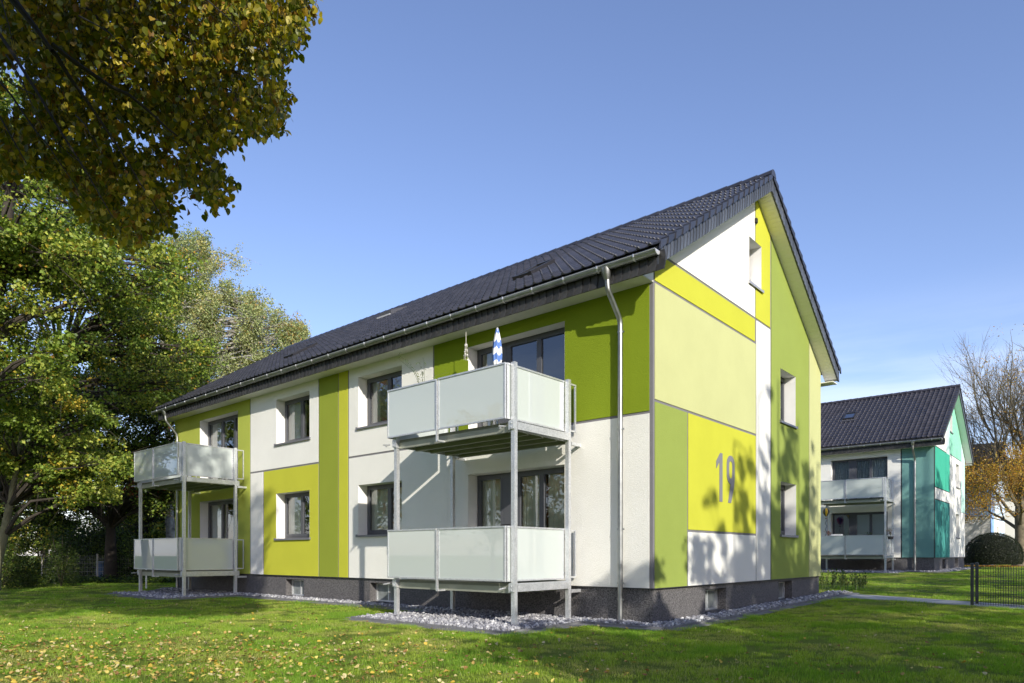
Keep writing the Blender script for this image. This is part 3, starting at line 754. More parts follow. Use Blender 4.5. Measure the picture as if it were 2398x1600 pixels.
SHEER = mat('curtain_sheer', (.74,.75,.62), rough=.9, var=.1, vscale=5)
window(house, MA, *HA[0], leaves=[-16.62,-15.75], sill=False, curt=[(-17.6,-16.7)], label='lower door of the far balcony')
window(house, MA, *HA[1], leaves=[-16.62,-15.75], sill=False, curt=[(-17.6,-16.6),(-15.6,-15.1)], label='upper door of the far balcony')
window(house, MA, *HA[2], leaves=[-11.74], curt=[(-12.75,-11.85)], label='lower window in the lime yellow panel')
window(house, MA, *HA[3], leaves=[-11.74], curt=[(-12.75,-11.75),(-11.5,-11.0)], label='upper window in the white panel')
window(house, MA, *HA[4], leaves=[-7.73], curt=[(-8.7,-7.85,SHEER),(-7.75,-6.9,SHEER)], label='lower window left of the near balcony')
window(house, MA, *HA[5], leaves=[-7.73], curt=[(-8.6,-8.3)], blinds=(-8.3,-7.0,4.65,5.85), label='upper window left of the near balcony with a slatted blind')
window(house, MA, *HA[6], leaves=[-3.85,-3.41,-2.76], solid=(1,), sill=False, curt=[(-4.75,-3.85,SHEER),(-3.45,-2.75,SHEER),(-2.72,-1.9,SHEER)], label='lower door of the near balcony')
window(house, MA, *HA[7], leaves=[-3.9,-3.68,-2.83], solid=(1,), sill=False, curt=[(-4.7,-4.25)], label='upper door of the near balcony')
window(house, MG, *HG[0], leaves=[7.02], curt=[(6.5,7.5)], sillmat=SILL)
window(house, MG, *HG[1], leaves=[6.99], curt=[(6.5,7.5)], sillmat=SILL)
window(house, MG, *HG[2], leaves=[], sillmat=SILLW)
for p in PA: cell_win(house, MA, *p)
for p in PG: cell_win(house, MG, *p)
roof_o = roof(house, near=lambda x, y: (x-.4)**2*.5 + (y-2.6)**2*.8)
slates(house)
soffit_boards(house)
gutter(house, -20.2, .385)
downpipe(house, -.62, 6.47)
downpipe(house, -19.25, 6.47)
skylight(house, -4.15, 1.0); skylight(house, -13.85, .98)
# opened hatch near the ridge
hm = MB(); yy = 3.3; z = roof_z(yy)
hm.hexa([(-11.9,yy,z+.03),(-11.35,yy,z+.03),(-11.35,yy+.65,roof_z(yy+.65)+.03),(-11.9,yy+.65,roof_z(yy+.65)+.03)],[(-11.9,yy-.03,z+.20),(-11.35,yy-.03,z+.20),(-11.35,yy+.65,roof_z(yy+.65)+.09),(-11.9,yy+.65,roof_z(yy+.65)+.09)])
ho = hm.build('roof_hatch', mat('hatch_grey', (.12,.12,.13), rough=.4, metal=.4), house)
hl = MB(); hl.box(-11.95,-11.3,yy-.12,yy-.06,z+.0,z+.05); hl.build('hatch_flashing', mat('lead_light', (.5,.5,.5), rough=.5, metal=.4), ho)
# house number 19 on the gable
def digits():
    X0, X1 = .0125, .022
    def extr(name, outer, inner=None):
        bm = bmesh.new()
        loops = [outer] + ([inner] if inner else [])
        es = []
        for lp in loops:
            vs = [bm.verts.new((X1, a, z)) for a, z in lp]
            es += [bm.edges.new((vs[i], vs[(i+1) % len(vs)])) for i in range(len(vs))]
        bmesh.ops.triangle_fill(bm, use_beauty=True, edges=es)
        fs = list(bm.faces)
        r = bmesh.ops.extrude_face_region(bm, geom=fs)
        for v in [g for g in r['geom'] if isinstance(g, bmesh.types.BMVert)]: v.co.x = X0
        bmesh.ops.recalc_face_normals(bm, faces=bm.faces)
        me = bpy.data.meshes.new(name); bm.to_mesh(me); bm.free(); me.materials.append(NUMG)
        return me
    zb, zt = 2.40, 3.43
    one = [(2.80,zb),(2.945,zb),(2.945,zt),(2.835,zt),(2.64,zt-.19),(2.64,zt-.345),(2.80,zt-.19)]
    o1 = link('house_number', extr('digit_one', one), house); o1['label'] = 'grey digit 1'
    cx, cz = 3.375, zt-.30; ro, ri = .205, .085
    st = .095
    out = []
    for i in range(0, 13): # top arc
        a = math.pi*i/12; out.append((cx+ro*math.cos(a), zt-ro*1.0+ro*math.sin(a)))
    zl = zt-.62+ro
    for i in range(1, 9):  # left bottom arc down to the join
        a = math.pi+ (math.pi*.42)*i/8; out.append((cx+ro*math.cos(a), (zt-.62+.205)+ro*math.sin(a)-.0))
    out += [(cx-.01, zt-.645+.015)]
    out += [(cx-.135, zb),(cx+.015, zb)]
    out += [(cx+ro-.03, zt-.66),(cx+ro, zt-.50)]
    inn = []
    for i in range(0, 9):
        a = math.pi*i/8; inn.append((cx+ri*math.cos(a), zt-.205+ri*math.sin(a)))
    for i in range(0, 9):
        a = math.pi+math.pi*i/8; inn.append((cx+ri*math.cos(a), zt-.62+.205+ri*math.sin(a)))
    o2 = link('house_number', extr('digit_nine', out, inn), house); o2['label'] = 'grey digit 9'
digits()
am = MB(); am.box(.013,.06,4.74,4.82,9.0,9.1); am.tube([(.03,4.78,9.0),(.05,4.78,8.97)], .012, 6); am.build('wall_sensor', BLACK, house)

bn = balcony(house, -1.62, -4.77, label='near balcony tower with closed parasol')
bf = balcony(house, -14.5, -17.68, label='far balcony tower at the left end')

# ------------------------------------------------------------ the teal house behind
TE1 = stucco('teal_grey', (.15,.31,.285)); TE2 = stucco('teal_deep', (.03,.26,.21)); TE3 = stucco('teal_green', (.05,.40,.27)); MINT = stucco('mint', (.26,.62,.44)); MINTP = stucco('mint_pale', (.50,.74,.66)); TE4 = stucco('teal_blue', (.05,.25,.22))
OY = 28.4
house2 = empty('apartment_house', (-.15, OY, .465))
tag(house2, 'white and teal two-storey house on the lawn beyond the numbered one', 'house')
H2A = [(-4.85,-2.1,.80,3.05),(-4.85,-2.1,3.62,5.90),(-8.7,-6.9,1.75,3.1),(-8.7,-6.9,4.6,5.93),(-12.7,-10.9,1.75,3.1),(-12.7,-10.9,4.6,5.93)]
H2G = [(6.45,7.55,1.765,3.12),(6.45,7.55,4.63,5.96),(4.42,5.16,7.5,8.5)]
P2G = [(2.3,3.2,.1,.56),(6.4,7.4,.13,.59)]
house_save = house
shell(house2, H2A, H2G, plinthG=P2G, jointmat=mat('joint_dark', (.05,.055,.06), rough=.9))
house = house2
panel(MA, L_W, -1.50, .67, 6.19, WHITE, H2A, lab='white facade panel')
panel(MA, -1.44, -.04, .67, 6.19, TE1, lab='grey teal corner panel')
g2 = gp
panel(MG, .05, 4.3, .67, 3.55, TE4, lab='deep teal lower panel')
panel(MG, .05, 4.3, 3.60, 4.15, WHITE, lab='white band')
panel(MG, .05, 4.3, 4.20, 6.19, TE3, lab='teal green upper panel')
panel(MG, 0, 3.3, 6.24, 10, WHITE, (), gp, lab='white gable panel')
panel(MG, 3.31, 4.3, 6.20, 10, MINTP, H2G, gp, lab='pale mint strip')
panel(MG, 4.35, 8.3, .67, 6.25, WHITE, H2G, gp, lab='white panel with the windows')
panel(MG, 4.33, 8.3, 6.29, 10, MINT, H2G, gp, lab='mint green gable panel')
panel(MG, 8.32, GW, 3.3, 10, MINTP, (), gp, lab='pale mint strip at the corner')
panel(MG, 8.32, GW, .67, 3.28, WHITE, (), gp, lab='white corner foot')
DARKC = mat('lace_curtain', (.42,.46,.46), rough=.9, var=.5, vscale=22)
window(house, MA, *H2A[1], leaves=[-3.95,-3.7,-2.95], solid=(1,), sill=False, curt=[(-4.8,-3.9,DARKC),(-3.7,-2.1,DARKC)], label='upper balcony door with lace curtains')
window(house, MA, *H2A[0], leaves=[-3.95,-3.7,-2.95], solid=(1,), sill=False, curt=[(-4.3,-4.0,CURTG)], label='lower balcony door with half lowered blinds')
bl = MB(); bl.box(-3.65,-2.15,.47,.48,1.75,3.0); bl.build('roller_blind', mat('roller_cloth', (.40,.45,.40), rough=.8), house)
for h in H2A[2:]: window(house, MA, *h, leaves=[(h[0]+h[1])/2])
for i, h in enumerate(H2G): window(house, MG, *h, leaves=[] if i == 2 else [(h[0]+h[1])/2], sillmat=SILL)
for p in P2G: cell_win(house, MG, *p)
roof(house, near=lambda x, y: abs(x+3.5)*.8 + abs(y-2.2)*.5, lod=1, tilemat=TILE2)
slates(house, far=True); soffit_boards(house, joined=True)
gutter(house, -20.2, .385); downpipe(house, -.85, 6.47)
skylight(house, -4.9, 2.35, .62, .8)
balcony(house, -1.78, -4.96, far=True, label='balcony tower of the teal house')
# number on the teal gable, seen very obliquely
nm = MB(); mbox(nm, MG, 1.7, 1.82, .0125, .02, 2.3, 3.3); mbox(nm, MG, 2.1, 2.5, .0125, .02, 3.2, 3.3); mbox(nm, MG, 2.1, 2.2, .0125, .02, 2.8, 3.2); mbox(nm, MG, 2.4, 2.5, .0125, .02, 2.3, 3.2)
nm.build('house_number', mat('number_dark', (.03,.14,.13), rough=.8), house)

# ------------------------------------------------------------ pale blue house further back, dark blue one beside it
BL1 = stucco('sky_blue', (.34,.55,.92)); BL2 = stucco('light_grey', (.55,.55,.53)); BL3 = stucco('ice_blue', (.60,.74,.88)); BLD = stucco('royal_blue', (.02,.06,.42))
house3 = empty('apartment_house', (-.4, 53.3, .45))
tag(house3, 'pale blue and white house far back, half hidden by the round bush and golden tree', 'house')
H3G = [(4.2,5.2,1.75,3.1),(6.45,7.55,4.63,5.9)]
H3A = [(-6.9,-5.2,1.75,3.1),(-6.9,-5.2,4.6,5.93)]
house = house3
shell(house3, H3A, H3G, jointmat=mat('joint_dark', (.05,.055,.06)))
panel(MA, L_W, -4.3, .67, 6.19, WHITE, H3A); panel(MA, -4.25, -.04, 3.85, 6.19, BL1, lab='sky blue panel'); panel(MA, -4.25, -.04, .67, 3.8, BL2, lab='light grey panel')
panel(MG, .05, 2.0, .67, 10, BL1, (), gp); panel(MG, 2.04, 5.6, .67, 3.9, WHITE, H3G, gp); panel(MG, 2.04, 5.6, 3.95, 10, BL3, (), gp); panel(MG, 5.64, GW, .67, 10, BL3, H3G, gp)
for h in H3A: window(house, MA, *h, leaves=[(h[0]+h[1])/2])
for h in H3G: window(house, MG, *h, leaves=[(h[0]+h[1])/2])
roof(house, near=lambda x, y: 0, lod=2, tilemat=TILE2); slates(house, far=True); soffit_boards(house, joined=True)
gutter(house, -20.2, .385, detail=False); downpipe(house, -2.6, 6.47)

house4 = empty('apartment_house', (15.0, 66.5, .45))
tag(house4, 'royal blue house at the right edge of the picture behind the golden tree', 'house')
H4A = [(-12.69,-10.92,1.745,3.11),(-12.69,-10.92,4.58,5.93)]
house = house4
shell(house4, H4A, [])
panel(MA, L_W, -14.1, .67, 6.19, WHITE); panel(MA, -14.06, -.04, .67, 6.19, BLD, H4A); panel(MG, .05, GW, .67, 10, WHITE, (), gp)
for h in H4A: window(house, MA, *h, leaves=[(h[0]+h[1])/2])
roof(house, near=lambda x, y: 0, lod=2, tilemat=TILE2); gutter(house, -20.2, .385, detail=False); slates(house, far=True)
house = house_save

# ------------------------------------------------------------ things on the balconies
par = empty('parasol', (-2.6,-1.3,3.6)); tag(par, 'closed blue and white striped parasol standing on the near upper balcony', 'parasol')
m = MB(); m.tube([(0,0,0),(0,0,1.9)], .018, 10); m.tube([(0,0,0),(0,0,.06)], .2, 18); m.build('pole', mat('parasol_pole', (.7,.7,.7), rough=.4), par)
def parasol_cloth():
    prof = [(.012,1.98),(.035,1.93),(.055,1.84),(.075,1.72),(.088,1.58),(.095,1.45),(.09,1.36),(.075,1.28),(.055,1.22),(.07,1.17),(.10,1.08),(.135,.98),(.155,.88)]
    bands = [(1.93,1.98,1),(1.84,1.93,0),(1.72,1.84,1),(1.58,1.72,0),(1.45,1.58,1),(1.36,1.45,0),(1.22,1.36,1),(1.08,1.22,0),(.88,1.08,1)]
    n = 32; vs = []; fs = []; 
    pz = []
    zs = np.linspace(1.985,.86,46)
    for z in zs:
        r = np.interp(-z, [-p[1] for p in prof], [p[0] for p in prof])
        for k in range(n):
            a = 2*math.pi*k/n; fold = 1 + .22*math.sin(a*8+z*2.0)*min(1, (1.99-z)*4)
            vs.append((.85*r*fold*math.cos(a), .85*r*fold*math.sin(a), z + .03*math.sin(a*4)))
    for i in range(len(zs)-1):
        for k in range(n): fs.append((i*n+k, i*n+(k+1)%n, (i+1)*n+(k+1)%n, (i+1)*n+k))
    me = bpy.data.meshes.new('canopy'); me.from_pydata(vs, [], fs)
    me.materials.append(mat('parasol_white', (.8,.8,.8), rough=.8)); me.materials.append(mat('parasol_blue', (.10,.20,.52), rough=.8))
    for i, p in enumerate(me.polygons):
        zc = zs[i//n]-.012; band = int((1.99-zc)/.125); p.material_index = 1 if band % 2 == 0 and band > 0 else 0; p.use_smooth = True
        if zc > 1.88: p.material_index = 1
        if zc > 1.955: p.material_index = 0
    return me
link('canopy', parasol_cloth(), par)

wc = empty('wind_chime', (-4.3,-.42,6.19)); tag(wc, 'shell wind chime hanging on a cord from the eaves above the near balcony', 'wind chime')
m = MB(); m.tube([(0,0,0),(0,0,-.34)], .006, 6); m.build('cord', mat('cord_pale', (.6,.58,.5), rough=.8), wc)
m = MB(); m.tube([(0,0,-.3),(0,0,-.62)], .003, 4)
for k in range(5):
    a = k*1.256; m.tube([(.02*math.cos(a),.02*math.sin(a),-.40),(.045*math.cos(a),.045*math.sin(a),-.70)], .0025, 4)
m.build('strings', mat('cord_pale', (.6,.58,.5)), wc)
shell_me = None
for k in range(16):
    s = MB(); s.lathe((0,0,0), [(.002,.014),(.014,.006),(.016,-.004),(.002,-.012)], 8)
    if shell_me is None: shell_me = s.mesh('shell', mat('shell_white', (.75,.73,.68), rough=.4))
    a = k*1.256; t = .1*(k//5)
    link('shell', shell_me, wc, ((.022+.008*(k//5))*math.cos(a), (.022+.008*(k//5))*math.sin(a), -.40-t+RNG.uniform(-.02,.02)), (k,k*.7,0), (1.1,1.1,1.1))
m = MB(); m.lathe((0,0,-.36), [(.0,.02),(.035,.0),(.03,-.015),(.0,-.012)], 10); m.build('shell_disc', mat('shell_white', (.75,.73,.68)), wc)

def leaf_cloud(P, Nrm, size, cols, seed=0, aspect=.62, fold=.12):
    """rhombic leaves at points P, facing Nrm; returns verts, quads, colours"""
    rng = np.random.default_rng(seed); n = len(P)
    Nrm = Nrm/np.linalg.norm(Nrm, axis=1)[:,None]
    r = rng.normal(size=(n,3)); T = np.cross(Nrm, r); T /= np.linalg.norm(T, axis=1)[:,None]+1e-9; B = np.cross(Nrm, T)
    s = (size*rng.uniform(.65,1.25,n))[:,None]
    a = P - T*s*.5; b = P + B*s*aspect*.5 + Nrm*s*fold; c = P + T*s*.5; d = P - B*s*aspect*.5 + Nrm*s*fold
    V = np.stack([a,b,c,d], 1).reshape(-1,3); F = np.arange(4*n).reshape(-1,4)
    C = np.repeat(np.c_[cols, np.ones(n)], 4, axis=0)
    return V, F, C
def palette(n, cols, w, rng, jit=.25):
    cols = np.array(cols); w = np.array(w)/sum(w)
    i = rng.choice(len(cols), n, p=w); c = cols[i]*rng.uniform(1-jit, 1+jit, (n,1))*rng.uniform(.92,1.08,(n,3)); return np.clip(c, 0, 1)

def stem_plant(name, loc, n, h, spread, label, cat, leafcol, leaf=.07, pot=None, asp=.25, per=14):
    e = empty(name, loc); tag(e, label, cat)
    m = MB(); pts = []; rng = np.random.default_rng(int(abs(loc[0]*100)+5))
    for k in range(n):
        a = rng.uniform(0,6.28); q = [Vector((0,0,0))]; s = spread*rng.uniform(.4,1.1); hh = h*rng.uniform(.6,1.05)
        for t in (.33,.66,1): q.append(Vector((math.cos(a)*s*t*t, math.sin(a)*s*t*t, hh*math.sin(t*1.5))))
        m.tube(q, [.005,.004,.003,.0015], 5)
        for _ in range(per):
            t = rng.uniform(.3,1); pts.append((math.cos(a)*s*t*t+rng.normal()*.03, math.sin(a)*s*t*t+rng.normal()*.03, hh*math.sin(t*1.5)+rng.normal()*.03))
    m.build('stem', mat('stem_green', (.12,.16,.05)), e)
    P = np.array(pts); V,F,C = leaf_cloud(P, np.c_[rng.normal(size=(len(P),2)), np.abs(rng.normal(size=len(P)))+.5], leaf, palette(len(P), leafcol, [1]*len(leafcol), rng), 3, asp)
    tag(link('foliage', mesh_np('foliage', V, F, LEAF, cols=C), e), kind='stuff')
    if pot:
        p = MB(); p.lathe((0,0,-pot), [(0,0),(pot*.75,0),(pot,pot*1.0),(pot*.9,pot)], 16); p.build('pot', TERRA, e)
    return e
stem_plant('bamboo_plant', (-4.15,-1.75,4.1), 7, .95, .75, 'sparse leafy bamboo leaning over the near upper balcony railing', 'plant', [(.10,.14,.04),(.16,.2,.05)], .07, pot=.18, asp=.22)
# back of a garden chair showing over the lower railing
ch = empty('garden_chair', (-2.25,-1.35,.78)); tag(ch, 'black metal garden chair back showing above the near lower railing', 'chair')
m = MB(); m.tube([(-.24,0,0),(-.24,.02,.5),(-.24,0,.95),(-.2,0,1.06),(.2,0,1.06),(.24,0,.95),(.24,.02,.5),(.24,0,0)], .011, 8); m.build('back_frame', BLACK, ch, smooth=True)
m = MB(); m.box(-.24,.24,-.45,.0,.43,.46); m.build('seat', BLACK, ch)
for x in (-.24,.24):
    m = MB(); m.tube([(x,-.44,.45),(x,-.44,0)], .011, 8); m.build('leg', BLACK, ch)
# things on the teal house balcony
X2, Y2, Z2 = -.15, OY, .465
def balloon(loc, cols, label):
    e = empty('balloon_spinner', loc); tag(e, label, 'garden ornament')
    me = bpy.data.meshes.new('balloon'); n = 16; prof = [(.02,.2),(.10,.17),(.16,.08),(.165,0),(.13,-.1),(.06,-.2),(.03,-.24)]
    vs = [(r*math.cos(2*math.pi*k/n), r*math.sin(2*math.pi*k/n), z) for r, z in prof for k in range(n)]
    fs = [(i*n+k, i*n+(k+1)%n, (i+1)*n+(k+1)%n, (i+1)*n+k) for i in range(len(prof)-1) for k in range(n)]
    me.from_pydata(vs, [], fs)
    for i, c in enumerate(cols): me.materials.append(mat('nylon_%s_%d' % (e.name, i), c, rough=.6))
    for i, p in enumerate(me.polygons): p.material_index = (i % n)//2 % len(cols); p.use_smooth = True
    link('balloon', me, e)
    m = MB(); m.lathe((0,0,-.36), [(0,0),(.035,0),(.045,.06),(.0,.06)], 8); m.build('basket', mat('wicker', (.2,.1,.04)), e)
    m = MB(); m.tube([(0,0,.2),(0,0,.40)], .004, 4); m.build('cord', BLACK, e)
    m = MB(); 
    for k in range(24): a = k*.9; m.box(.03*math.cos(a)-.03,.03*math.cos(a)+.03,.03*math.sin(a)-.006,.03*math.sin(a)+.006,-.42-k*.045,-.40-k*.045)
    m.build('spiral_tail', BLACK, e)
    return e
balloon((X2-4.55, Y2-1.9, Z2+3.02), [(.55,.35,.02),(.05,.05,.05)], 'yellow and black hot-air balloon spinner hanging under the teal house balcony')
balloon((X2-5.05, Y2-1.8, Z2+2.75), [(.35,.03,.35),(.1,.1,.5),(.5,.05,.2)], 'pink and purple hot-air balloon spinner beside the yellow one')
stem_plant('flower_pot', (X2-4.4,Y2-1.95,Z2+1.65), 9, .40, .28, 'grassy pot with red flower behind the lower railing of the teal house', 'plant', [(.35,.22,.06),(.4,.05,.03)], .06, asp=.4)
stem_plant('flower_pot', (X2-1.55,Y2-1.95,Z2+1.70), 9, .45, .22, 'reddish grass in a dark pot hooked on the corner of the lower railing', 'plant', [(.25,.08,.04),(.15,.12,.04)], .06, pot=.14, asp=.3)
stem_plant('potted_plant', (X2-2.7,Y2-1.7,Z2+1.4), 10, .55, .35, 'leafy dark plant on the lower balcony of the teal house in front of the glass', 'plant', [(.05,.09,.02),(.12,.08,.03)], .07, asp=.3)
wt = empty('deck_chair', (X2-4.2,Y2-1.5,Z2+.8)); tag(wt, 'white plastic chair on the lower balcony of the teal house', 'chair')
m = MB(); m.box(-.28,.28,.2,.24,.4,1.08); m.build('backrest', PVC, wt); m = MB(); m.box(-.28,.28,-.25,.2,.38,.42); m.build('seat', PVC, wt)
for x in (-.25,.25):
    for y in (-.22,.2): m = MB(); m.box(x-.02,x+.02,y-.02,y+.02,0,.38); m.build('leg', PVC, wt)

# ------------------------------------------------------------ ground
def ground():
    xs = np.concatenate([np.linspace(-600,-60,10), np.linspace(-55,50,60), np.linspace(60,600,10)]); ys = np.concatenate([np.linspace(-600,-60,10), np.linspace(-50,90,90), np.linspace(100,900,10)])
    X, Y = np.meshgrid(xs, ys); Zz = terr_np(X, Y); V = np.c_[X.ravel(), Y.ravel(), Zz.ravel()]
    nx = len(xs); F = [(i*nx+k, i*nx+k+1, (i+1)*nx+k+1, (i+1)*nx+k) for i in range(len(ys)-1) for k in range(nx-1)]
    tag(link('lawn', mesh_np('lawn', V, F, LAWN, smooth=True)), 'mown green lawn around the houses', 'lawn', kind='structure')
ground()

BEDS = [(-19.9,0,-.50,.0),(-5.20,-1.17,-2.72,-.50),(-18.1,-14.0,-2.72,-.50),(0,.50,-.50,10.9)]
def in_beds(x, y, beds=BEDS, pad=0.0):
    r = np.zeros(x.shape, bool)
    for a, b, c, d in beds: r |= (x > a-pad) & (x < b+pad) & (y > c-pad) & (y < d+pad)
    return r
ys_house = lambda x, y: (x > L_W) & (x < 0) & (y > 0) & (y < GW)
BEDS2 = [(-20,0,OY-.60,OY),(-5.6,-1.3,OY-2.8,OY-.6),(-.15,.5,OY-.6,OY+10.6)]
stones = []
def stone_mesh(seed):
    rng = np.random.default_rng(seed); bm = bmesh.new(); bmesh.ops.create_icosphere(bm, subdivisions=1, radius=1)
    for v in bm.verts:
        v.co = Vector(v.co) * rng.uniform(.7,1.2)
        v.co.x *= 1.15; v.co.z *= .72
    me = bpy.data.meshes.new('stone'); bm.to_mesh(me); bm.free(); me.materials.append(STONE); return me
STM = [stone_mesh(i) for i in range(5)]

def gn_instances(name, P, R, S, obs, idx=None):
    """one object that draws copies of small meshes at stored points (uncountable stuff)"""
    me = bpy.data.meshes.new(name); me.vertices.add(len(P)); me.vertices.foreach_set('co', np.asarray(P, dtype=np.float32).ravel())
    a = me.attributes.new('rot', 'FLOAT_VECTOR', 'POINT'); a.data.foreach_set('vector', np.asarray(R, dtype=np.float32).ravel())
    a = me.attributes.new('scl', 'FLOAT_VECTOR', 'POINT'); a.data.foreach_set('vector', np.asarray(S, dtype=np.float32).ravel())
    a = me.attributes.new('idx', 'INT', 'POINT'); a.data.foreach_set('value', (NR.integers(0, len(obs), len(P)) if idx is None else idx).astype(np.int32))
    me.update(); o = link(name, me)
    ng = bpy.data.node_groups.new(name, 'GeometryNodeTree')
    ng.interface.new_socket('Geometry', in_out='INPUT', socket_type='NodeSocketGeometry'); ng.interface.new_socket('Geometry', in_out='OUTPUT', socket_type='NodeSocketGeometry')
    N = ng.nodes; gi = N.new('NodeGroupInput'); go = N.new('NodeGroupOutput'); mp_ = N.new('GeometryNodeMeshToPoints'); ip = N.new('GeometryNodeInstanceOnPoints')
    g2i = N.new('GeometryNodeGeometryToInstance'); 
    for ob in obs[::-1]:
        oi = N.new('GeometryNodeObjectInfo'); oi.inputs[0].default_value = ob; oi.inputs['As Instance'].default_value = True; ng.links.new(oi.outputs['Geometry'], g2i.inputs[0])
    ip.inputs['Pick Instance'].default_value = True
    def attr(nm, typ):
        n = N.new('GeometryNodeInputNamedAttribute'); n.data_type = typ; n.inputs['Name'].default_value = nm; return [s for s in n.outputs if s.enabled][0]
    ng.links.new(gi.outputs[0], mp_.inputs[0]); ng.links.new(mp_.outputs[0], ip.inputs['Points']); ng.links.new(g2i.outputs[0], ip.inputs['Instance'])
    ng.links.new(attr('idx','INT'), ip.inputs['Instance Index'])
    e2r = N.new('FunctionNodeEulerToRotation'); ng.links.new(attr('rot','FLOAT_VECTOR'), e2r.inputs[0]); ng.links.new(e2r.outputs[0], ip.inputs['Rotation'])
    ng.links.new(attr('scl','FLOAT_VECTOR'), ip.inputs['Scale']); ng.links.new(ip.outputs[0], go.inputs[0])
    md = o.modifiers.new('scatter', 'NODES'); md.node_group = ng
    return o
def source(name, me):
    """a small mesh object that a scatter repeats (never linked to the scene on its own)"""
    return bpy.data.objects.new(name, me)
GSRC = [source('stone_source', m) for m in STM]

def gravel(name, beds, dens, label, parts=0, z=0.0):
    g = MB()
    for i, (a,b,c,d) in enumerate(beds): g.box(a, b-.001, c+.001, d, -.05+z, .018+.001*i+terr(0,(c+d)/2)*(1 if z else 0))
    bed = g.build(name, mat('gravel_floor', (.13,.13,.14), rough=.95, var=.4, vscale=40, bump=1, bscale=60)); tag(bed, label, 'gravel', kind='structure')
    P = []
    for a,b,c,d in beds:
        n = int((b-a)*(d-c)*dens); x = NR.uniform(a+.03,b-.03,n); y = NR.uniform(c+.03,d-.03,n); P.append(np.c_[x,y])
    P = np.concatenate(P); n = len(P)
    zz = (terr_np(P[:,0],P[:,1])) + NR.uniform(.02,.055,n)
    if z: zz = terr_np(P[:,0],P[:,1]) + NR.uniform(.02,.06,n)
    s = NR.uniform(.020,.042,n)*np.where(NR.random(n) < .12, 1.4, 1)
    R = NR.uniform(0,6.28,(n,3))
    dist = np.hypot(P[:,0]-CAM[0], P[:,1]-CAM[1])
    key = dist - s*60
    order = np.argsort(key)
    k = parts
    for i in order[:k]:
        link('stone', STM[i % 5], bed, (P[i,0],P[i,1],zz[i]), tuple(R[i]), (s[i],)*3)
    rest = order[k:]
    o = gn_instances('gravel_stones', np.c_[P[rest], zz[rest]], R[rest], np.repeat(s[rest][:,None],3,1), GSRC); o.parent = bed; o['kind'] = 'stuff'; o.name = 'stone'
    return bed
gravel('gravel_bed', BEDS, 440, 'strip of broken grey and white stone along the walls and under the balconies of house 19', parts=300)
gravel('gravel_bed', BEDS2, 150, 'strip of pale broken stone along the teal house', z=.01)

def kerbs(name, runs, label, w=.05, h=.045, flat=.12, zf=terr):
    """runs: polyline corners, outside on the right hand; a standing kerb and a flat paving strip beside it, in 1 m pieces"""
    e = empty(name, (0,0,0)); e['label'] = label; e['kind'] = 'structure'
    for i in range(len(runs)-1):
        p, q = Vector(runs[i]), Vector(runs[i+1]); d = q-p; L_ = d.length; d.normalize(); nrm = Vector((d.y,-d.x)); n = max(1, round(L_/1.0)); st = L_/n
        for k in range(n):
            a = p+d*(k*st+.003); b = p+d*((k+1)*st-.003)
            for (o0, o1, z1, nm) in ((0, w, h, 'kerb_stone'), (w+.002, w+flat, .012, 'edging_slab')):
                if nm == 'edging_slab' and not flat: continue
                m = MB(); e0 = 0; 
                if k == n-1: pass
                A = [a+nrm*o0, b+nrm*o0, b+nrm*o1, a+nrm*o1]; za, zb = zf(0,a.y), zf(0,b.y); j = RNG.uniform(-.003,.003)
                m.hexa([(v.x,v.y,-.06+min(za,zb)) for v in A], [(A[0].x,A[0].y,za+z1+j),(A[1].x,A[1].y,zb+z1+j),(A[2].x,A[2].y,zb+z1+j),(A[3].x,A[3].y,za+z1+j)])
                m.build(nm, KERB, e)
    return e
kerbs('kerb_edging', [(-19.9,-.5),(-18.1,-.5),(-18.1,-2.72),(-14.0,-2.72),(-14.0,-.5),(-5.20,-.5),(-5.20,-2.72),(-1.17,-2.72),(-1.17,-.5),(.50,-.5),(.50,10.9)], 'grey concrete kerb around the gravel of house 19', flat=.20)
kerbs('kerb_edging', [(-14,OY-.6),(-5.6,OY-.6),(-5.6,OY-2.8),(-1.3,OY-2.8),(-1.3,OY-.6),(.5,OY-.6),(.5,OY+10.6)], 'kerb around the gravel of the teal house', flat=0)

# narrow concrete path from the gable corner to the gate
PTH = [((.76,8.75),(.80,10.3)),((2.3,8.55),(2.2,9.75)),((3.9,7.85),(3.9,8.95)),((5.4,7.35),(5.5,8.2)),((9.5,6.2),(9.7,7.0)),((14,5.0),(14,5.8))]
m = MB(); vs = []
for a, b in PTH: vs += [(a[0],a[1],terr(*a)+.016),(b[0],b[1],terr(*b)+.016),(a[0],a[1],-.1),(b[0],b[1],-.1)]
fs = []
for i in range(len(PTH)-1):
    k = 4*i; fs += [(k,k+1,k+5,k+4),(k,k+4,k+6,k+2),(k+1,k+3,k+7,k+5)]
m.add(vs, fs); tag(m.build('path', PATH, None), 'narrow pale concrete path running from the gable corner to the steel fence', 'path', kind='structure')

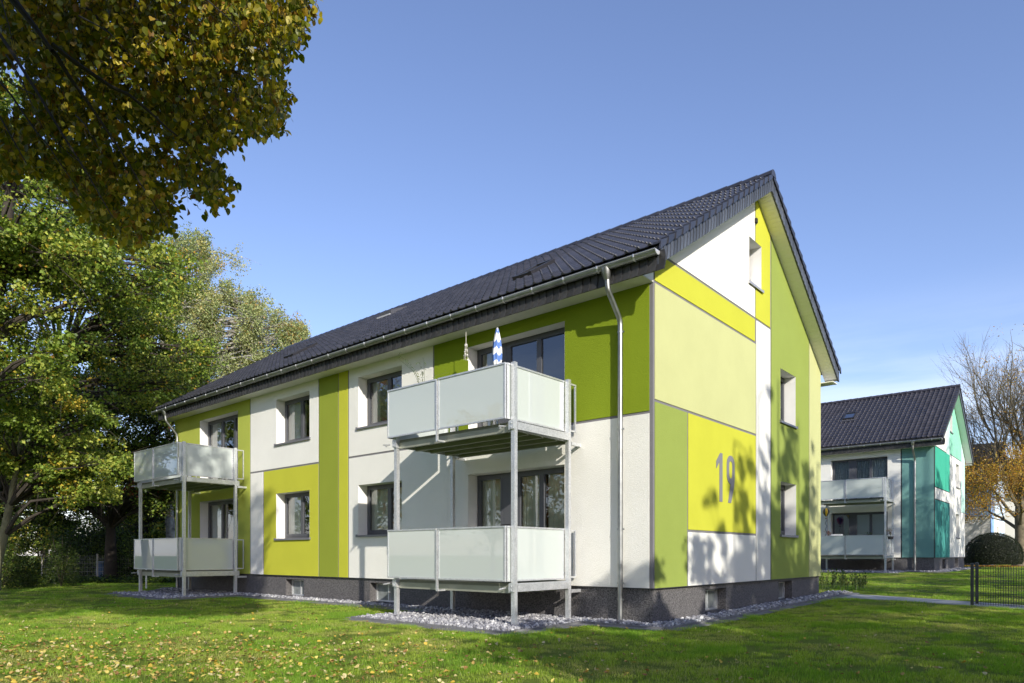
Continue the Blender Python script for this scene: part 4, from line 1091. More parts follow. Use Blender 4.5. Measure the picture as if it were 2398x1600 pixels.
# ------------------------------------------------------------ fence at the right
def mat_fence(name, p0, p1, posts, h, label, mt, zb=None, step=.05, bars=True, pole=.03, group=None, rows=None, parts=True):
    e = empty(name, (p0[0], p0[1], 0)); tag(e, label, 'fence', group)
    d = Vector((p1[0]-p0[0], p1[1]-p0[1])); L_ = d.length; d.normalize(); z0 = terr(*p0) if zb is None else zb
    for t in posts:
        m = MB(); x, y = d.x*t, d.y*t; m.box(x-pole, x+pole, y-pole, y+pole, z0-.05, z0+h+.04); m.lathe((x,y,z0+h+.04), [(pole*1.5,0),(pole*1.3,.02),(.005,.035)], 8); m.build('post', mt, e)
    nn = Vector((-d.y, d.x))*.009
    def hb(z):
        m = MB()
        for s in (1, -1):
            a, c = nn*s*1.3, d*L_+nn*s*1.3; m.tube([(a.x,a.y,z),(c.x,c.y,z)], .004, 4)
        return m
    for z in (rows or [z0+.06+i*.2 for i in range(int((h-.06)/.2)+1)]): hb(z).build('cross_rod', mt, e)
    t = .03; cnt = 0; big = MB()
    while t < L_:
        m = MB(); x, y = d.x*t, d.y*t; m.tube([(x,y,z0+.03),(x,y,z0+h)], .0035, 4)
        if parts and cnt < 150: m.build('rod', mt, e)
        else: big.add(m.v, m.f)
        t += step; cnt += 1
    if big.v: tag(big.build('rod', mt, e), kind='stuff')
    return e
mat_fence('mesh_fence', (3.86,7.92), (6.6,7.15), [0,2.5], .92, 'dark steel rod fence in front of the path at the right edge', FENCE)
mat_fence('mesh_fence', (3.88,8.55), (6.9,7.9), [0,2.5], .92, 'dark steel rod fence behind the path with its post just right of the front one', FENCE)

# ------------------------------------------------------------ low laurel at the gable corner
def shrub(name, loc, rx, ry, h, n, leaf, cols, w, label, cat='shrub', seed=1, up=.6, asp=.5, core=None, group=None, spiky=0):
    e = empty(name, loc); tag(e, label, cat, group); rng = np.random.default_rng(seed)
    m = MB()
    for k in range(9):
        a = rng.uniform(0,6.28); m.tube([(0,0,-.02),(math.cos(a)*rx*.3,math.sin(a)*ry*.3,h*.4),(math.cos(a)*rx*.6,math.sin(a)*ry*.6,h*.8)], [.02,.012,.005], 5)
    m.build('stems', BARK, e)
    nc = max(8, n//60); cc = rng.normal(size=(nc,3)); cc /= np.linalg.norm(cc,axis=1)[:,None]; cc *= rng.uniform(.35,1,nc)[:,None]**.5; cc[:,2] = np.abs(cc[:,2])
    ci = rng.integers(0,nc,n); P = cc[ci]*np.array([rx,ry,h*.85]) + rng.normal(size=(n,3))*np.array([rx,ry,h])*.13
    P[:,2] = np.abs(P[:,2])
    Nn = rng.normal(size=(n,3))*.8 + cc[ci]*.8 + np.array([0,0,up])
    if spiky: Nn = rng.normal(size=(n,3)); Nn[:,2] *= .25
    V,F,C = leaf_cloud(P, Nn, leaf, palette(n, cols, w, rng), seed, asp)
    tag(link('foliage', mesh_np('foliage', V, F, LEAF, cols=C), e), kind='stuff'); return e
DG = (.07,.115,.02); MG_ = (.19,.27,.04); YG = (.36,.40,.07); GO = (.56,.43,.06); OR = (.46,.26,.05); BR = (.16,.08,.02)
def laurel():
    e = empty('laurel_shrub', (-.80,12.2,terr(0,12.2))); tag(e, 'low glossy laurel shrub at the far corner of the gable wall', 'shrub'); rng = np.random.default_rng(4)
    st = MB(); V = []; F = []; C = []
    for k in range(70):
        x, y = rng.uniform(-1.5,1.3), rng.uniform(-.7,.9); lean = rng.uniform(-.35,.5); ln = rng.uniform(.30,.62)*(1 if x < .8 else .8)
        top = np.array([x+lean*ln, y+rng.uniform(-.2,.2), ln]); st.tube([(x,y,0),tuple(top)], [.008,.004], 4)
        for i in range(16):
            t = .3+.7*i/15; p = np.array([x,y,0])*(1-t)+top*t; a = i*2.4; d = np.array([math.cos(a)*.7, math.sin(a)*.7, .75]); d /= np.linalg.norm(d); s = np.cross(d,[0,0,1]); s /= np.linalg.norm(s); u = np.cross(s,d)
            l = rng.uniform(.09,.14); wdt = l*.18; b = len(V); V += [p, p+d*l*.5+s*wdt+u*.004, p+d*l, p+d*l*.5-s*wdt+u*.004]; F.append((b,b+1,b+2,b+3))
            c = np.array([(.07,.11,.025),(.15,.19,.045),(.26,.27,.09)][rng.choice(3,p=[.4,.4,.2])])*rng.uniform(.8,1.2); C += [[*c,1]]*4
    st.build('stem', mat('stem_green', (.12,.16,.05)), e); tag(link('foliage', mesh_np('foliage', V, F, LEAF, cols=C), e), kind='stuff')
laurel()

# clipped yew dome on the far lawn
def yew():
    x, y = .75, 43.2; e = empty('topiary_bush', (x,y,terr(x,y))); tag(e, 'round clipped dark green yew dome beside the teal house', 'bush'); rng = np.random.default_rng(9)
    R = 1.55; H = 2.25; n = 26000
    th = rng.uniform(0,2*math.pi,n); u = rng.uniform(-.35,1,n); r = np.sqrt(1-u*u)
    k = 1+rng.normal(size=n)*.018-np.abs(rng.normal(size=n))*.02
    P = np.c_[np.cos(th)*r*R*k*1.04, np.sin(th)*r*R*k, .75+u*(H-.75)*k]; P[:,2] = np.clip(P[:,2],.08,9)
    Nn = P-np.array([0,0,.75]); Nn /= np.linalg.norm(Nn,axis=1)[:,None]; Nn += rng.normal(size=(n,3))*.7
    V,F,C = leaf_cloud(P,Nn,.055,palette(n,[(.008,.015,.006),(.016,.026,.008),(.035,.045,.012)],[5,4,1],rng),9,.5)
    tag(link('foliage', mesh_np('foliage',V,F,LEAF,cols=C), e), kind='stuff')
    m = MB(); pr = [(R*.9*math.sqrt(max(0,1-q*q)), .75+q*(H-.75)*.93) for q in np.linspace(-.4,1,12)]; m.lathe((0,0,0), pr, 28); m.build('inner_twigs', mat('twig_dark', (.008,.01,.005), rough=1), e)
yew()

# ------------------------------------------------------------ trees
def tree(name, loc, label, limbs, clumps, leafsize, n, cols, w, seed, trunk_r, trunk_pts, barkm, group=None, flat=.65, crad=1.0, limbm=None, asp=.7, droop=0, jit=.25, twigs=True, cat='tree', clump_cols=True, lm=None):
    """tapered trunk, limbs reaching each part of the crown, leaves in uneven clumps.
    clumps: list of (x,y,z,rx,ry,rz,weight) envelopes relative to loc"""
    e = empty(name, loc); tag(e, label, cat, group); rng = np.random.default_rng(seed)
    T = [Vector(p) for p in trunk_pts]
    m = MB(); rr = [trunk_r*(1-.75*(i/(len(T)-1))) for i in range(len(T))]; rr[0] *= 1.35
    m.tube(T, rr, 12); m.build('trunk', barkm, e, smooth=True)
    W_ = np.array([c[6] for c in clumps]); W_ = W_/W_.sum()
    cen = []; 
    for k in range(limbs):
        c = clumps[rng.choice(len(clumps), p=W_)]; v = rng.normal(size=3); v /= np.linalg.norm(v); v *= rng.uniform(.25,1)**.45
        cen.append(np.array(c[:3]) + v*np.array(c[3:6]))
    cen = np.array(cen)
    lm_ = MB()
    for c in cen:
        # leaves the trunk lower than the clump it carries
        best = min(range(len(T)), key=lambda i: (T[i]-Vector((c[0],c[1],c[2]-.35*math.hypot(c[0]-T[i].x,c[1]-T[i].y)-.6))).length if (T[i].z < c[2]+.1 and T[i].z > .2*T[-1].z) else (99 if i == 0 else 60+i))
        p = T[best]; q = Vector(c); mid = p.lerp(q,.5)+Vector((rng.normal()*.25, rng.normal()*.25, .12*(q-p).length*(1 if not droop else 1.6)))
        L_ = (q-p).length; r0 = min(trunk_r*.42, .02+.016*L_)
        lm_.tube([p, p.lerp(mid,.55)+Vector((0,0,.04*L_)), mid, mid.lerp(q,.6), q], [r0,r0*.75,r0*.55,r0*.3,r0*.12], 6, cap=False)
        if twigs:
            for _ in range(4):
                v = rng.normal(size=3)*crad*.7; v[2] -= droop*crad
                lm_.tube([mid.lerp(q,.6), q.lerp(q+Vector(v),.5)+Vector((0,0,.1)), q+Vector(v)], [r0*.22,r0*.12,.003], 4, cap=False)
    lm_.build('limbs', limbm or barkm, e, smooth=True)
    ci = rng.integers(0,len(cen),n); cr = rng.uniform(.6,1.25,len(cen))*crad
    v = rng.normal(size=(n,3)); v /= np.linalg.norm(v,axis=1)[:,None]; v *= (rng.uniform(0,1,n)**.42)[:,None]
    # each clump is made of sprays so gaps stay open
    sp_ = rng.normal(size=(len(cen)*9,3)); sp_ /= np.linalg.norm(sp_,axis=1)[:,None]; sp_ *= rng.uniform(.3,1,len(sp_))[:,None]
    si = ci*9+rng.integers(0,9,n)
    off = sp_[si]*cr[ci][:,None]*np.array([1,1,flat]) + v*(cr[ci]*.42)[:,None]*np.array([1,1,flat])
    if droop: off[:,2] -= droop*rng.uniform(0,1,n)*np.abs(rng.normal(size=n))*crad
    P = cen[ci]+off
    Nn = rng.normal(size=(n,3))*.75+np.array([0,0,.55])+v*.4
    if clump_cols:
        base = rng.choice(len(cols), len(cen), p=np.array(w)/sum(w)); own = base[ci]; other = rng.choice(len(cols), n, p=np.array(w)/sum(w)); idx = np.where(rng.random(n) < .45, own, other)
        cc = np.array(cols)[idx]*rng.uniform(1-jit,1+jit,(n,1))
    else: cc = palette(n, cols, w, rng, jit)
    V,F,C = leaf_cloud(P,Nn,leafsize,np.clip(cc,0,1),seed,asp)
    tag(link('crown', mesh_np('crown',V,F,lm or LEAF,cols=C), e), kind='stuff')
    return e
def gp3(r, f, z=0):
    x, y = vp(r, f); return (x, y, terr(x,y)+z)
# direction vectors of the photographer's left-right and forward axes, for crowns that lean
def cl(r, f, z, rr, rf, rz, w): return (RT[0]*r+FW[0]*f, RT[1]*r+FW[1]*f, z, rr, rf, rz, w)
def tp(*pts): return [(RT[0]*r+FW[0]*f, RT[1]*r+FW[1]*f, z) for r, f, z in pts]

tree('maple_tree', gp3(-16.2,20.5), 'tall green and yellow maple at the left edge with thick dark limbs', 150,
     [cl(1.2,0,12.2,3.8,3.4,2.6,3), cl(3.2,.5,10.1,2.4,3,1.1,2.2), cl(-1.5,0,9.5,3,3,3,2), cl(1.5,-.5,7.0,2.4,2.2,.8,.8), cl(.2,0,8.4,2.4,2.5,1.1,1.3), cl(0,0,14.2,2.5,2.5,1.2,.8)],
     .115, 62000, [MG_,YG,GO,OR,DG], [6,3.2,.7,.3,2], 21, .38, tp((0,0,0),(.1,0,3),(0,0,5.5),(.4,0,7.5),(.9,0,9.5),(1.2,0,12),(1.3,0,14)), BARK, crad=.95)
tree('maple_tree', gp3(-18.2,24), 'young maple with pale leaning trunk at the left edge, leaves green and yellow', 62,
     [cl(2.0,.3,5.4,2.8,2.4,1.6,3), cl(3.6,0,4.0,1.7,1.6,.9,1), cl(1.0,0,7.0,2.4,2.2,1.0,1.6), cl(-1,0,5.5,2,2,1.6,1)],
     .125, 26000, [MG_,YG,GO,DG], [5,3,.5,2], 22, .20, tp((0,0,-.05),(.15,0,.9),(.42,0,1.9),(.62,.0,3.0),(.9,0,4.4),(1.1,0,6)), BARKP, crad=.85, limbm=BARK)
tree('oak_tree', gp3(-21.8,28), 'broad green oak with rusty patches standing behind the maples', 125,
     [cl(5.6,0,12.2,3.0,3,1.9,2.6), cl(7.0,0,9.6,2.6,2.5,1.5,2), cl(2.4,0,14.6,2.6,3,1.5,1.5), cl(4.4,0,14.2,2,2,1.0,.7), cl(8.2,-.5,7.6,1.6,1.6,1.1,1)],
     .12, 52000, [DG,MG_,YG,OR,GO], [2,5,3,.4,.5], 23, .24, tp((0,0,0),(.3,0,3),(1.6,0,6),(3.4,0,9),(4.8,0,13)), BARK, crad=1.0)
tree('beech_tree', gp3(-19.3,33), 'dark shady beech behind the far balcony with a thick straight trunk', 190,
     [cl(0,0,7.2,4.4,3.4,2.6,3), cl(2.6,-1,9.2,2.4,2.6,1.8,1.6), cl(-3.2,0,6.0,3.2,2.5,2.4,2), cl(1.0,0,4.3,3.6,3,1.0,1.6), cl(3.3,-1,5.2,1.6,1.6,2.2,1.5), cl(0,0,9.4,2.6,2.5,1.0,1)],
     .125, 74000, [(.025,.04,.009),DG,MG_,YG,(.22,.08,.03)], [3,4,2.4,1.2,.5], 24, .25, tp((0,0,0),(0,0,2.5),(.05,0,5),(.1,0,8),(.1,0,11)), BARK, crad=.95)
tree('beech_tree', gp3(-25.5,34), 'dark beech at the far left behind the young maple', 120,
     [cl(0,0,7,4,3.4,3.2,3), cl(1.5,-1,3.8,3.6,3,1.4,2), cl(-2,0,8.5,3.0,3,1.6,1.5)],
     .14, 40000, [(.025,.04,.009),DG,MG_,YG], [3,4,3,1.5], 25, .28, tp((0,0,0),(0,0,3),(.05,0,7),(.1,0,12)), BARK, crad=1.0)
tree('birch_tree', gp3(-19.2,39), 'tall silver birch with fine pale yellow-green leaves behind the roof', 230,
     [cl(.9,0,17.8,1.4,1.6,2.4,1.7), cl(.2,0,14.2,3.2,3,2.0,3), cl(3.4,0,14.8,1.9,2,1.8,1.9), cl(5.9,0,13.6,1.6,2,2.1,2.2), cl(4.4,0,11.2,2.8,2.4,1.7,2.2), cl(-1.4,0,10.8,2.6,2.4,2.6,2), cl(2.9,0,17.0,.8,1,1.5,.8), cl(7.0,0,12.0,.9,1.4,1.6,.9)],
     .12, 100000, [(.40,.43,.19),(.28,.34,.13),(.46,.43,.17),(.46,.30,.09),(.17,.22,.08)], [4,4,2.0,.5,2.4], 26, .24, tp((0,0,0),(-.3,0,4),(-.1,0,7),(-.55,0,9),(-.9,0,11.5),(-.6,0,14),(.3,0,18)), BIRCH, crad=.72, droop=.9, asp=.6, flat=1.1)
tree('birch_tree', gp3(-16.5,41.5), 'second birch whose drooping top shows over the left end of the roof', 90,
     [cl(.8,0,12.0,2.2,2,1.8,2), cl(1.4,0,9.4,2.6,2,1.6,2), cl(-.6,0,10.5,1.6,1.6,2,1)],
     .13, 30000, [(.46,.47,.19),(.32,.36,.12),(.52,.46,.16),(.50,.30,.08)], [4,4,2.5,1], 27, .17, tp((0,0,0),(.2,0,4),(.5,0,8),(.8,0,12.5)), BIRCH, crad=.72, droop=.8, asp=.6, flat=1.1)
for i, (r, f, h) in enumerate([(-30,44,9),(-24.5,46,8),(-18,48,7.5),(-36,48,10),(-12,52,8)]):
    tree('background_tree', gp3(r,f), ['bushy tree in the wood behind the young maple, seen through gaps','bushy tree in the wood behind the dark beech','bushy tree in the wood behind the thick beech trunk','bushy tree at the far left of the wood','bushy tree in the wood behind the far end of the house'][i], 70,
         [cl(0,0,h*.55,3.6,3,h*.40,1), cl(0,0,h*.2,3.2,2.6,h*.18,.7)], .20, 11000, [DG,MG_,YG,GO], [4,3,2,1], 40+i, .2, tp((0,0,0),(0,0,h*.4),(.1,0,h*.8)), BARK, group='trees of the wood behind the garden', crad=1.1)

# shrubs and ivy under the trees
shrub('shrub', gp3(-19.6,26.5), 1.6, 1.1, 2.1, 8000, .09, [(.03,.05,.01),(.06,.10,.015),(.16,.19,.03),(.14,.15,.05)], [4,3,1,1], 'leafy green shrub under the young maple at the left edge', seed=31)
shrub('yew_shrub', gp3(-18.0,27.4), .75, .7, 2.6, 3600, .12, [(.03,.05,.01),(.06,.10,.015),(.10,.12,.03)], [3,3,1], 'feathery conifer shrub beside the leafy shrub, left of the rod fence', seed=32, asp=.22)
shrub('shrub', gp3(-17.2,35.5), 1.6, 1.2, 1.8, 4200, .11, [DG,MG_,YG], [3,2,1.5], 'sunlit shrub just right of the thick beech trunk', seed=33)
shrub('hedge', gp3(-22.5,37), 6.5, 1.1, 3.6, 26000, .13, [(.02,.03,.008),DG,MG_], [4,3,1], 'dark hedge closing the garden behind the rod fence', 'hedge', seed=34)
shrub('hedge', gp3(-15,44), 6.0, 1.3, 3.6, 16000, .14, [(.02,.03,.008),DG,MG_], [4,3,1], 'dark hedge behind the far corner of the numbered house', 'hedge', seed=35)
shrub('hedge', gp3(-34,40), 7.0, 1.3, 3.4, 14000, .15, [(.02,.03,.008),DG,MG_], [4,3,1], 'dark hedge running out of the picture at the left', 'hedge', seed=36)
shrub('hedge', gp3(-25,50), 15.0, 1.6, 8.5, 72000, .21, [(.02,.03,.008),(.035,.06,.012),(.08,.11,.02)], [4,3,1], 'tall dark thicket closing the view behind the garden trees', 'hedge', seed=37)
def ivy():
    rng = np.random.default_rng(51); n = 26000
    t = rng.uniform(-30,-9,n); f = 29.6+ (t+22)*.06+rng.gamma(2,1.1,n); P = np.array([vp(a,b) for a,b in zip(t,f)]); z = np.abs(rng.normal(size=n))*.10+.03
    inb = (P[:,0] > L_W-1.2) & (P[:,1] > -1); P = P[~inb]; z = z[~inb]; n = len(P)
    V,F,C = leaf_cloud(np.c_[P,z+terr_np(P[:,0],P[:,1])], np.c_[rng.normal(size=(n,2))*.5,np.ones(n)], .11, palette(n,[DG,(.02,.04,.012),MG_],[3,3,1],rng), 5, .8)
    tag(link('ivy_ground_cover', mesh_np('ivy',V,F,LEAF,cols=C)), 'dark ivy covering the ground under the trees', 'ground cover', kind='stuff')
ivy()
# old rod fence at the back left, with bits leaning behind it
p0 = vp(-22.6,33.0); p1 = vp(-17.6,33.6)
mat_fence('garden_fence', p0, p1, [0,2.5,5], 1.25, 'grey rod fence under the trees at the left', FENCEL, step=.075, pole=.03, parts=False)
pl = empty('climbing_vine', (p0[0],p0[1],0)); tag(pl, 'pale bent vine stem curling against the left end of the rod fence', 'vine')
m = MB(); dx = Vector((p1[0]-p0[0],p1[1]-p0[1])).normalized(); m.tube([(dx.x*t,dx.y*t-.08,z) for t,z in ((.1,1.22),(.35,1.18),(.7,1.0),(.78,.82),(.6,.66),(.38,.56),(.3,.42))], .02, 6); m.build('vine_stem', mat('vine_bark', (.40,.33,.2), rough=.9), pl, smooth=True)
b = vp(-20.2,33.9); bb = empty('rain_barrel', (b[0],b[1],0)); tag(bb, 'blue covered water barrel behind the rod fence under the trees', 'barrel')
m = MB(); m.lathe((0,0,0), [(.0,0),(.26,0),(.31,.4),(.28,.85),(.29,.87),(0,.9)], 16); m.build('tank', mat('barrel_blue', (.06,.14,.30), rough=.5), bb, smooth=True)
m = MB(); m.lathe((0,0,.9), [(.31,0),(.31,.03),(.1,.06),(0,.06)], 16); m.build('lid', mat('lid_pale', (.35,.42,.5), rough=.5), bb)
q = vp(-13.75,25.8); wp = empty('garden_pole', (q[0],q[1],0)); tag(wp, 'slim galvanised pole on the lawn behind the far balcony', 'pole')
m = MB(); m.tube([(0,0,-.1),(0,0,1.5)], .03, 10); m.build('tube', GALV, wp, smooth=True); m = MB(); m.lathe((0,0,1.5), [(.034,0),(.034,.03),(0,.045)], 10); m.build('cap', GALV, wp)

# ------------------------------------------------------------ golden, nearly bare tree at the right
def bare_tree(loc, seed=3):
    e = empty('hornbeam_tree', loc); tag(e, 'tall tree with bare upper twigs and golden lower leaves behind the yew dome', 'tree'); rng = np.random.default_rng(seed)
    tr = MB(); tr.tube([(0,0,-.1),(0,0,.8),(.05,0,2.2),(.0,0,3.4),(.0,0,4.6)], [.55,.42,.36,.33,.28], 14); tr.build('trunk', mat('bark_grey', (.14,.12,.08), rough=.9, bump=.7, bscale=14, var=.4, vscale=4), e, smooth=True)
    lm = MB(); tips = []; lowp = []
    def grow(p, d, L_, r, depth):
        pts = [p]; q = p.copy(); dd = d.copy(); n = 4
        for i in range(n):
            dd = (dd + Vector(rng.normal(size=3))*.10 + Vector((0,0,.07))).normalized(); q = q + dd*L_/n; pts.append(q.copy())
        lm.tube(pts, [r*(1-.16*i) for i in range(n+1)], 6 if depth < 2 else 4, cap=False)
        if depth >= 4: tips.append(q.copy()); return
        k = [5,4,4,3][depth]
        for i in range(k):
            t = rng.uniform(.35,1); j = min(n-1, int(t*n)); b = pts[j].lerp(pts[j+1], t*n-j)
            v = Vector(rng.normal(size=3)); v -= dd*v.dot(dd); v.normalize()
            grow(b, (dd*.8+v*rng.uniform(.35,.75)).normalized(), L_*rng.uniform(.5,.72), r*.42, depth+1)
        grow(q, dd, L_*.66, r*.55, depth+1)
    base = [(4.6,(0,0,1),5.2,.24)]
    for i in range(13):
        a = i*2.4; z = 2.3+ i*.23; o = .55-.35*i/13; base.append((z,(math.cos(a)*(1.1-.05*i),math.sin(a)*(1.1-.05*i),.55+.09*i),3.6+.12*i,.13))
    for z,d,L_,r in base: grow(Vector((0,0,z)), Vector(d).normalized(), L_, r, 0)
    lm.build('limbs', mat('bark_grey', (.14,.12,.08)), e)
    T = np.array([t[:] for t in tips]); 
    pr = np.clip((8.6-T[:,2])/2.6, .035, 1); keep = rng.random(len(T)) < pr; T2 = T[keep]
    n = 44000; i = rng.integers(0,len(T2),n); P = T2[i]+rng.normal(size=(n,3))*np.array([.35,.35,.25])
    P2 = P[P[:,2] > 3.2]; n = len(P2)
    V,F,C = leaf_cloud(P2, rng.normal(size=(n,3))+np.array([0,0,.3]), .10, palette(n,[(.58,.37,.05),(.50,.26,.04),(.44,.34,.07),(.28,.14,.03)],[4,3,2,1.5],rng), 3, .65)
    tag(link('crown', mesh_np('crown',V,F,LEAF,cols=C), e), kind='stuff')
bx = vp(35.7,48.2); bare_tree((bx[0],bx[1],.42))
def litter_under():
    rng = np.random.default_rng(61); n = 2600; a = rng.uniform(0,6.28,n); r = np.abs(rng.normal(size=n))*3.2; P = np.c_[bx[0]+r*np.cos(a), bx[1]-1+r*np.sin(a), np.full(n,.475)]
    V,F,C = leaf_cloud(P, np.c_[rng.normal(size=(n,2))*.3,np.ones(n)], .12, palette(n,[(.42,.22,.03),(.3,.12,.02)],[1,1],rng), 6, .7)
    tag(link('leaf_carpet', mesh_np('leaf_carpet',V,F,LITTER,cols=C)), 'carpet of orange fallen leaves under the golden tree', 'fallen leaves', kind='stuff')
litter_under()

# ------------------------------------------------------------ trees that stand outside the picture: they shade the lawn and gable and mirror in the glass
def off_tree(x, y, top, base, rad_, n, seed, label, cols=(DG,MG_,YG), w=(3,3,1), leaf=.22, lobes=None, limbs=60, cr=None):
    h = top-base
    tree('garden_tree', (x,y,terr(x,y)), label, limbs, lobes or [(0,0,base+h*.45,rad_,rad_,h*.42,3),(0,0,base+h*.8,rad_*.55,rad_*.55,h*.22,1)], leaf, n, list(cols), list(w), seed, .12, [(0,0,0),(0,0,base),(.1,0,base+h*.5),(0,0,top-.8)], BARK, group='trees standing round the lawn outside the picture', crad=cr or rad_*.36, twigs=False)
up = lambda base, top, r: [(0,0,base+(top-base)*.42,r,r,(top-base)*.42,3),(r*.35,r*.4,base+(top-base)*.7,r*.3,r*.3,(top-base)*.3,.8),(-r*.4,-r*.5,base+(top-base)*.62,r*.3,r*.3,(top-base)*.3,.8)]
off_tree(13.2,-9.2,7.4,1.2,2.4,9000,71,'bushy tree beside the lawn right of the photographer')
off_tree(13.6,-13.6,6.0,1.2,2.4,7000,72,'low bushy tree behind and right of the photographer')
off_tree(12.7,-6.6,7.5,.8,1.7,6000,70,'rounded tree facing the corner of the numbered house')
off_tree(12.8,-4.4,8.0,.8,1.7,8000,73,'bushy tree facing the near end of the gable')
for x_, y_, t_, r_, sd, lb in ((18.0,-5.8,14.0,1.35,741,'slender tree facing the house number'),(18.0,-4.4,15.2,1.5,742,'slender tree beside the one facing the house number'),(18.0,-3.1,15.9,1.6,743,'slender tree facing the middle of the gable'),(18.2,-1.7,15.2,1.6,744,'slender tree facing the lower gable window'),(18.2,-.1,14.2,1.6,745,'slender tree facing the far end of the gable')):
    off_tree(x_,y_,t_,1.0,r_,19000,sd,lb,leaf=.11,lobes=up(1.0,t_,r_),limbs=170,cr=.27)
off_tree(14.0,6.6,9.6,1.0,2.3,8000,75,'slender tree beside the steel fence')
off_tree(15.0,11.5,9.5,1.0,2.8,8000,76,'bushy tree beyond the steel fence')
for x_, y_, t_, r_, sd, lb in ((15.0,15.4,15.6,1.9,785,'tall tree left of the others shading the teal balcony'),(15.0,17.8,16.2,2.0,786,'tall tree shading the teal balcony'),(15.0,20.3,15.6,2.1,781,'tall tree shading the corner of the teal house'),(15.0,23.6,15.2,2.4,782,'tall tree shading the teal gable'),(15.0,27.2,15.6,2.4,783,'tall tree shading the middle of the teal gable'),(15,31,13,2.4,784,'tree shading the far end of the teal gable')):
    off_tree(x_,y_,t_,1.2,r_,6500,sd,lb,leaf=.18,lobes=up(1.2,t_,r_))
ORC = ((.40,.16,.02),(.34,.22,.03),(.16,.15,.03),(.22,.08,.02))
off_tree(-27.5,-14.0,12,2,4.2,11000,81,'orange beech mirrored in the windows', ORC, (4,3,2,2))
off_tree(-21,-23,9.5,2,4.5,11000,82,'orange and green beech mirrored in the windows', ORC, (3,3,3,2))
off_tree(-9,-25,9.5,1.5,4.0,9000,83,'low beech behind the photographer', (DG,MG_,YG,(.34,.22,.03)), (3,3,3,2))
off_tree(-37,-18,15,2,5.0,11000,84,'tall green beech at the far left of the garden', (DG,MG_,YG), (3,3,2))

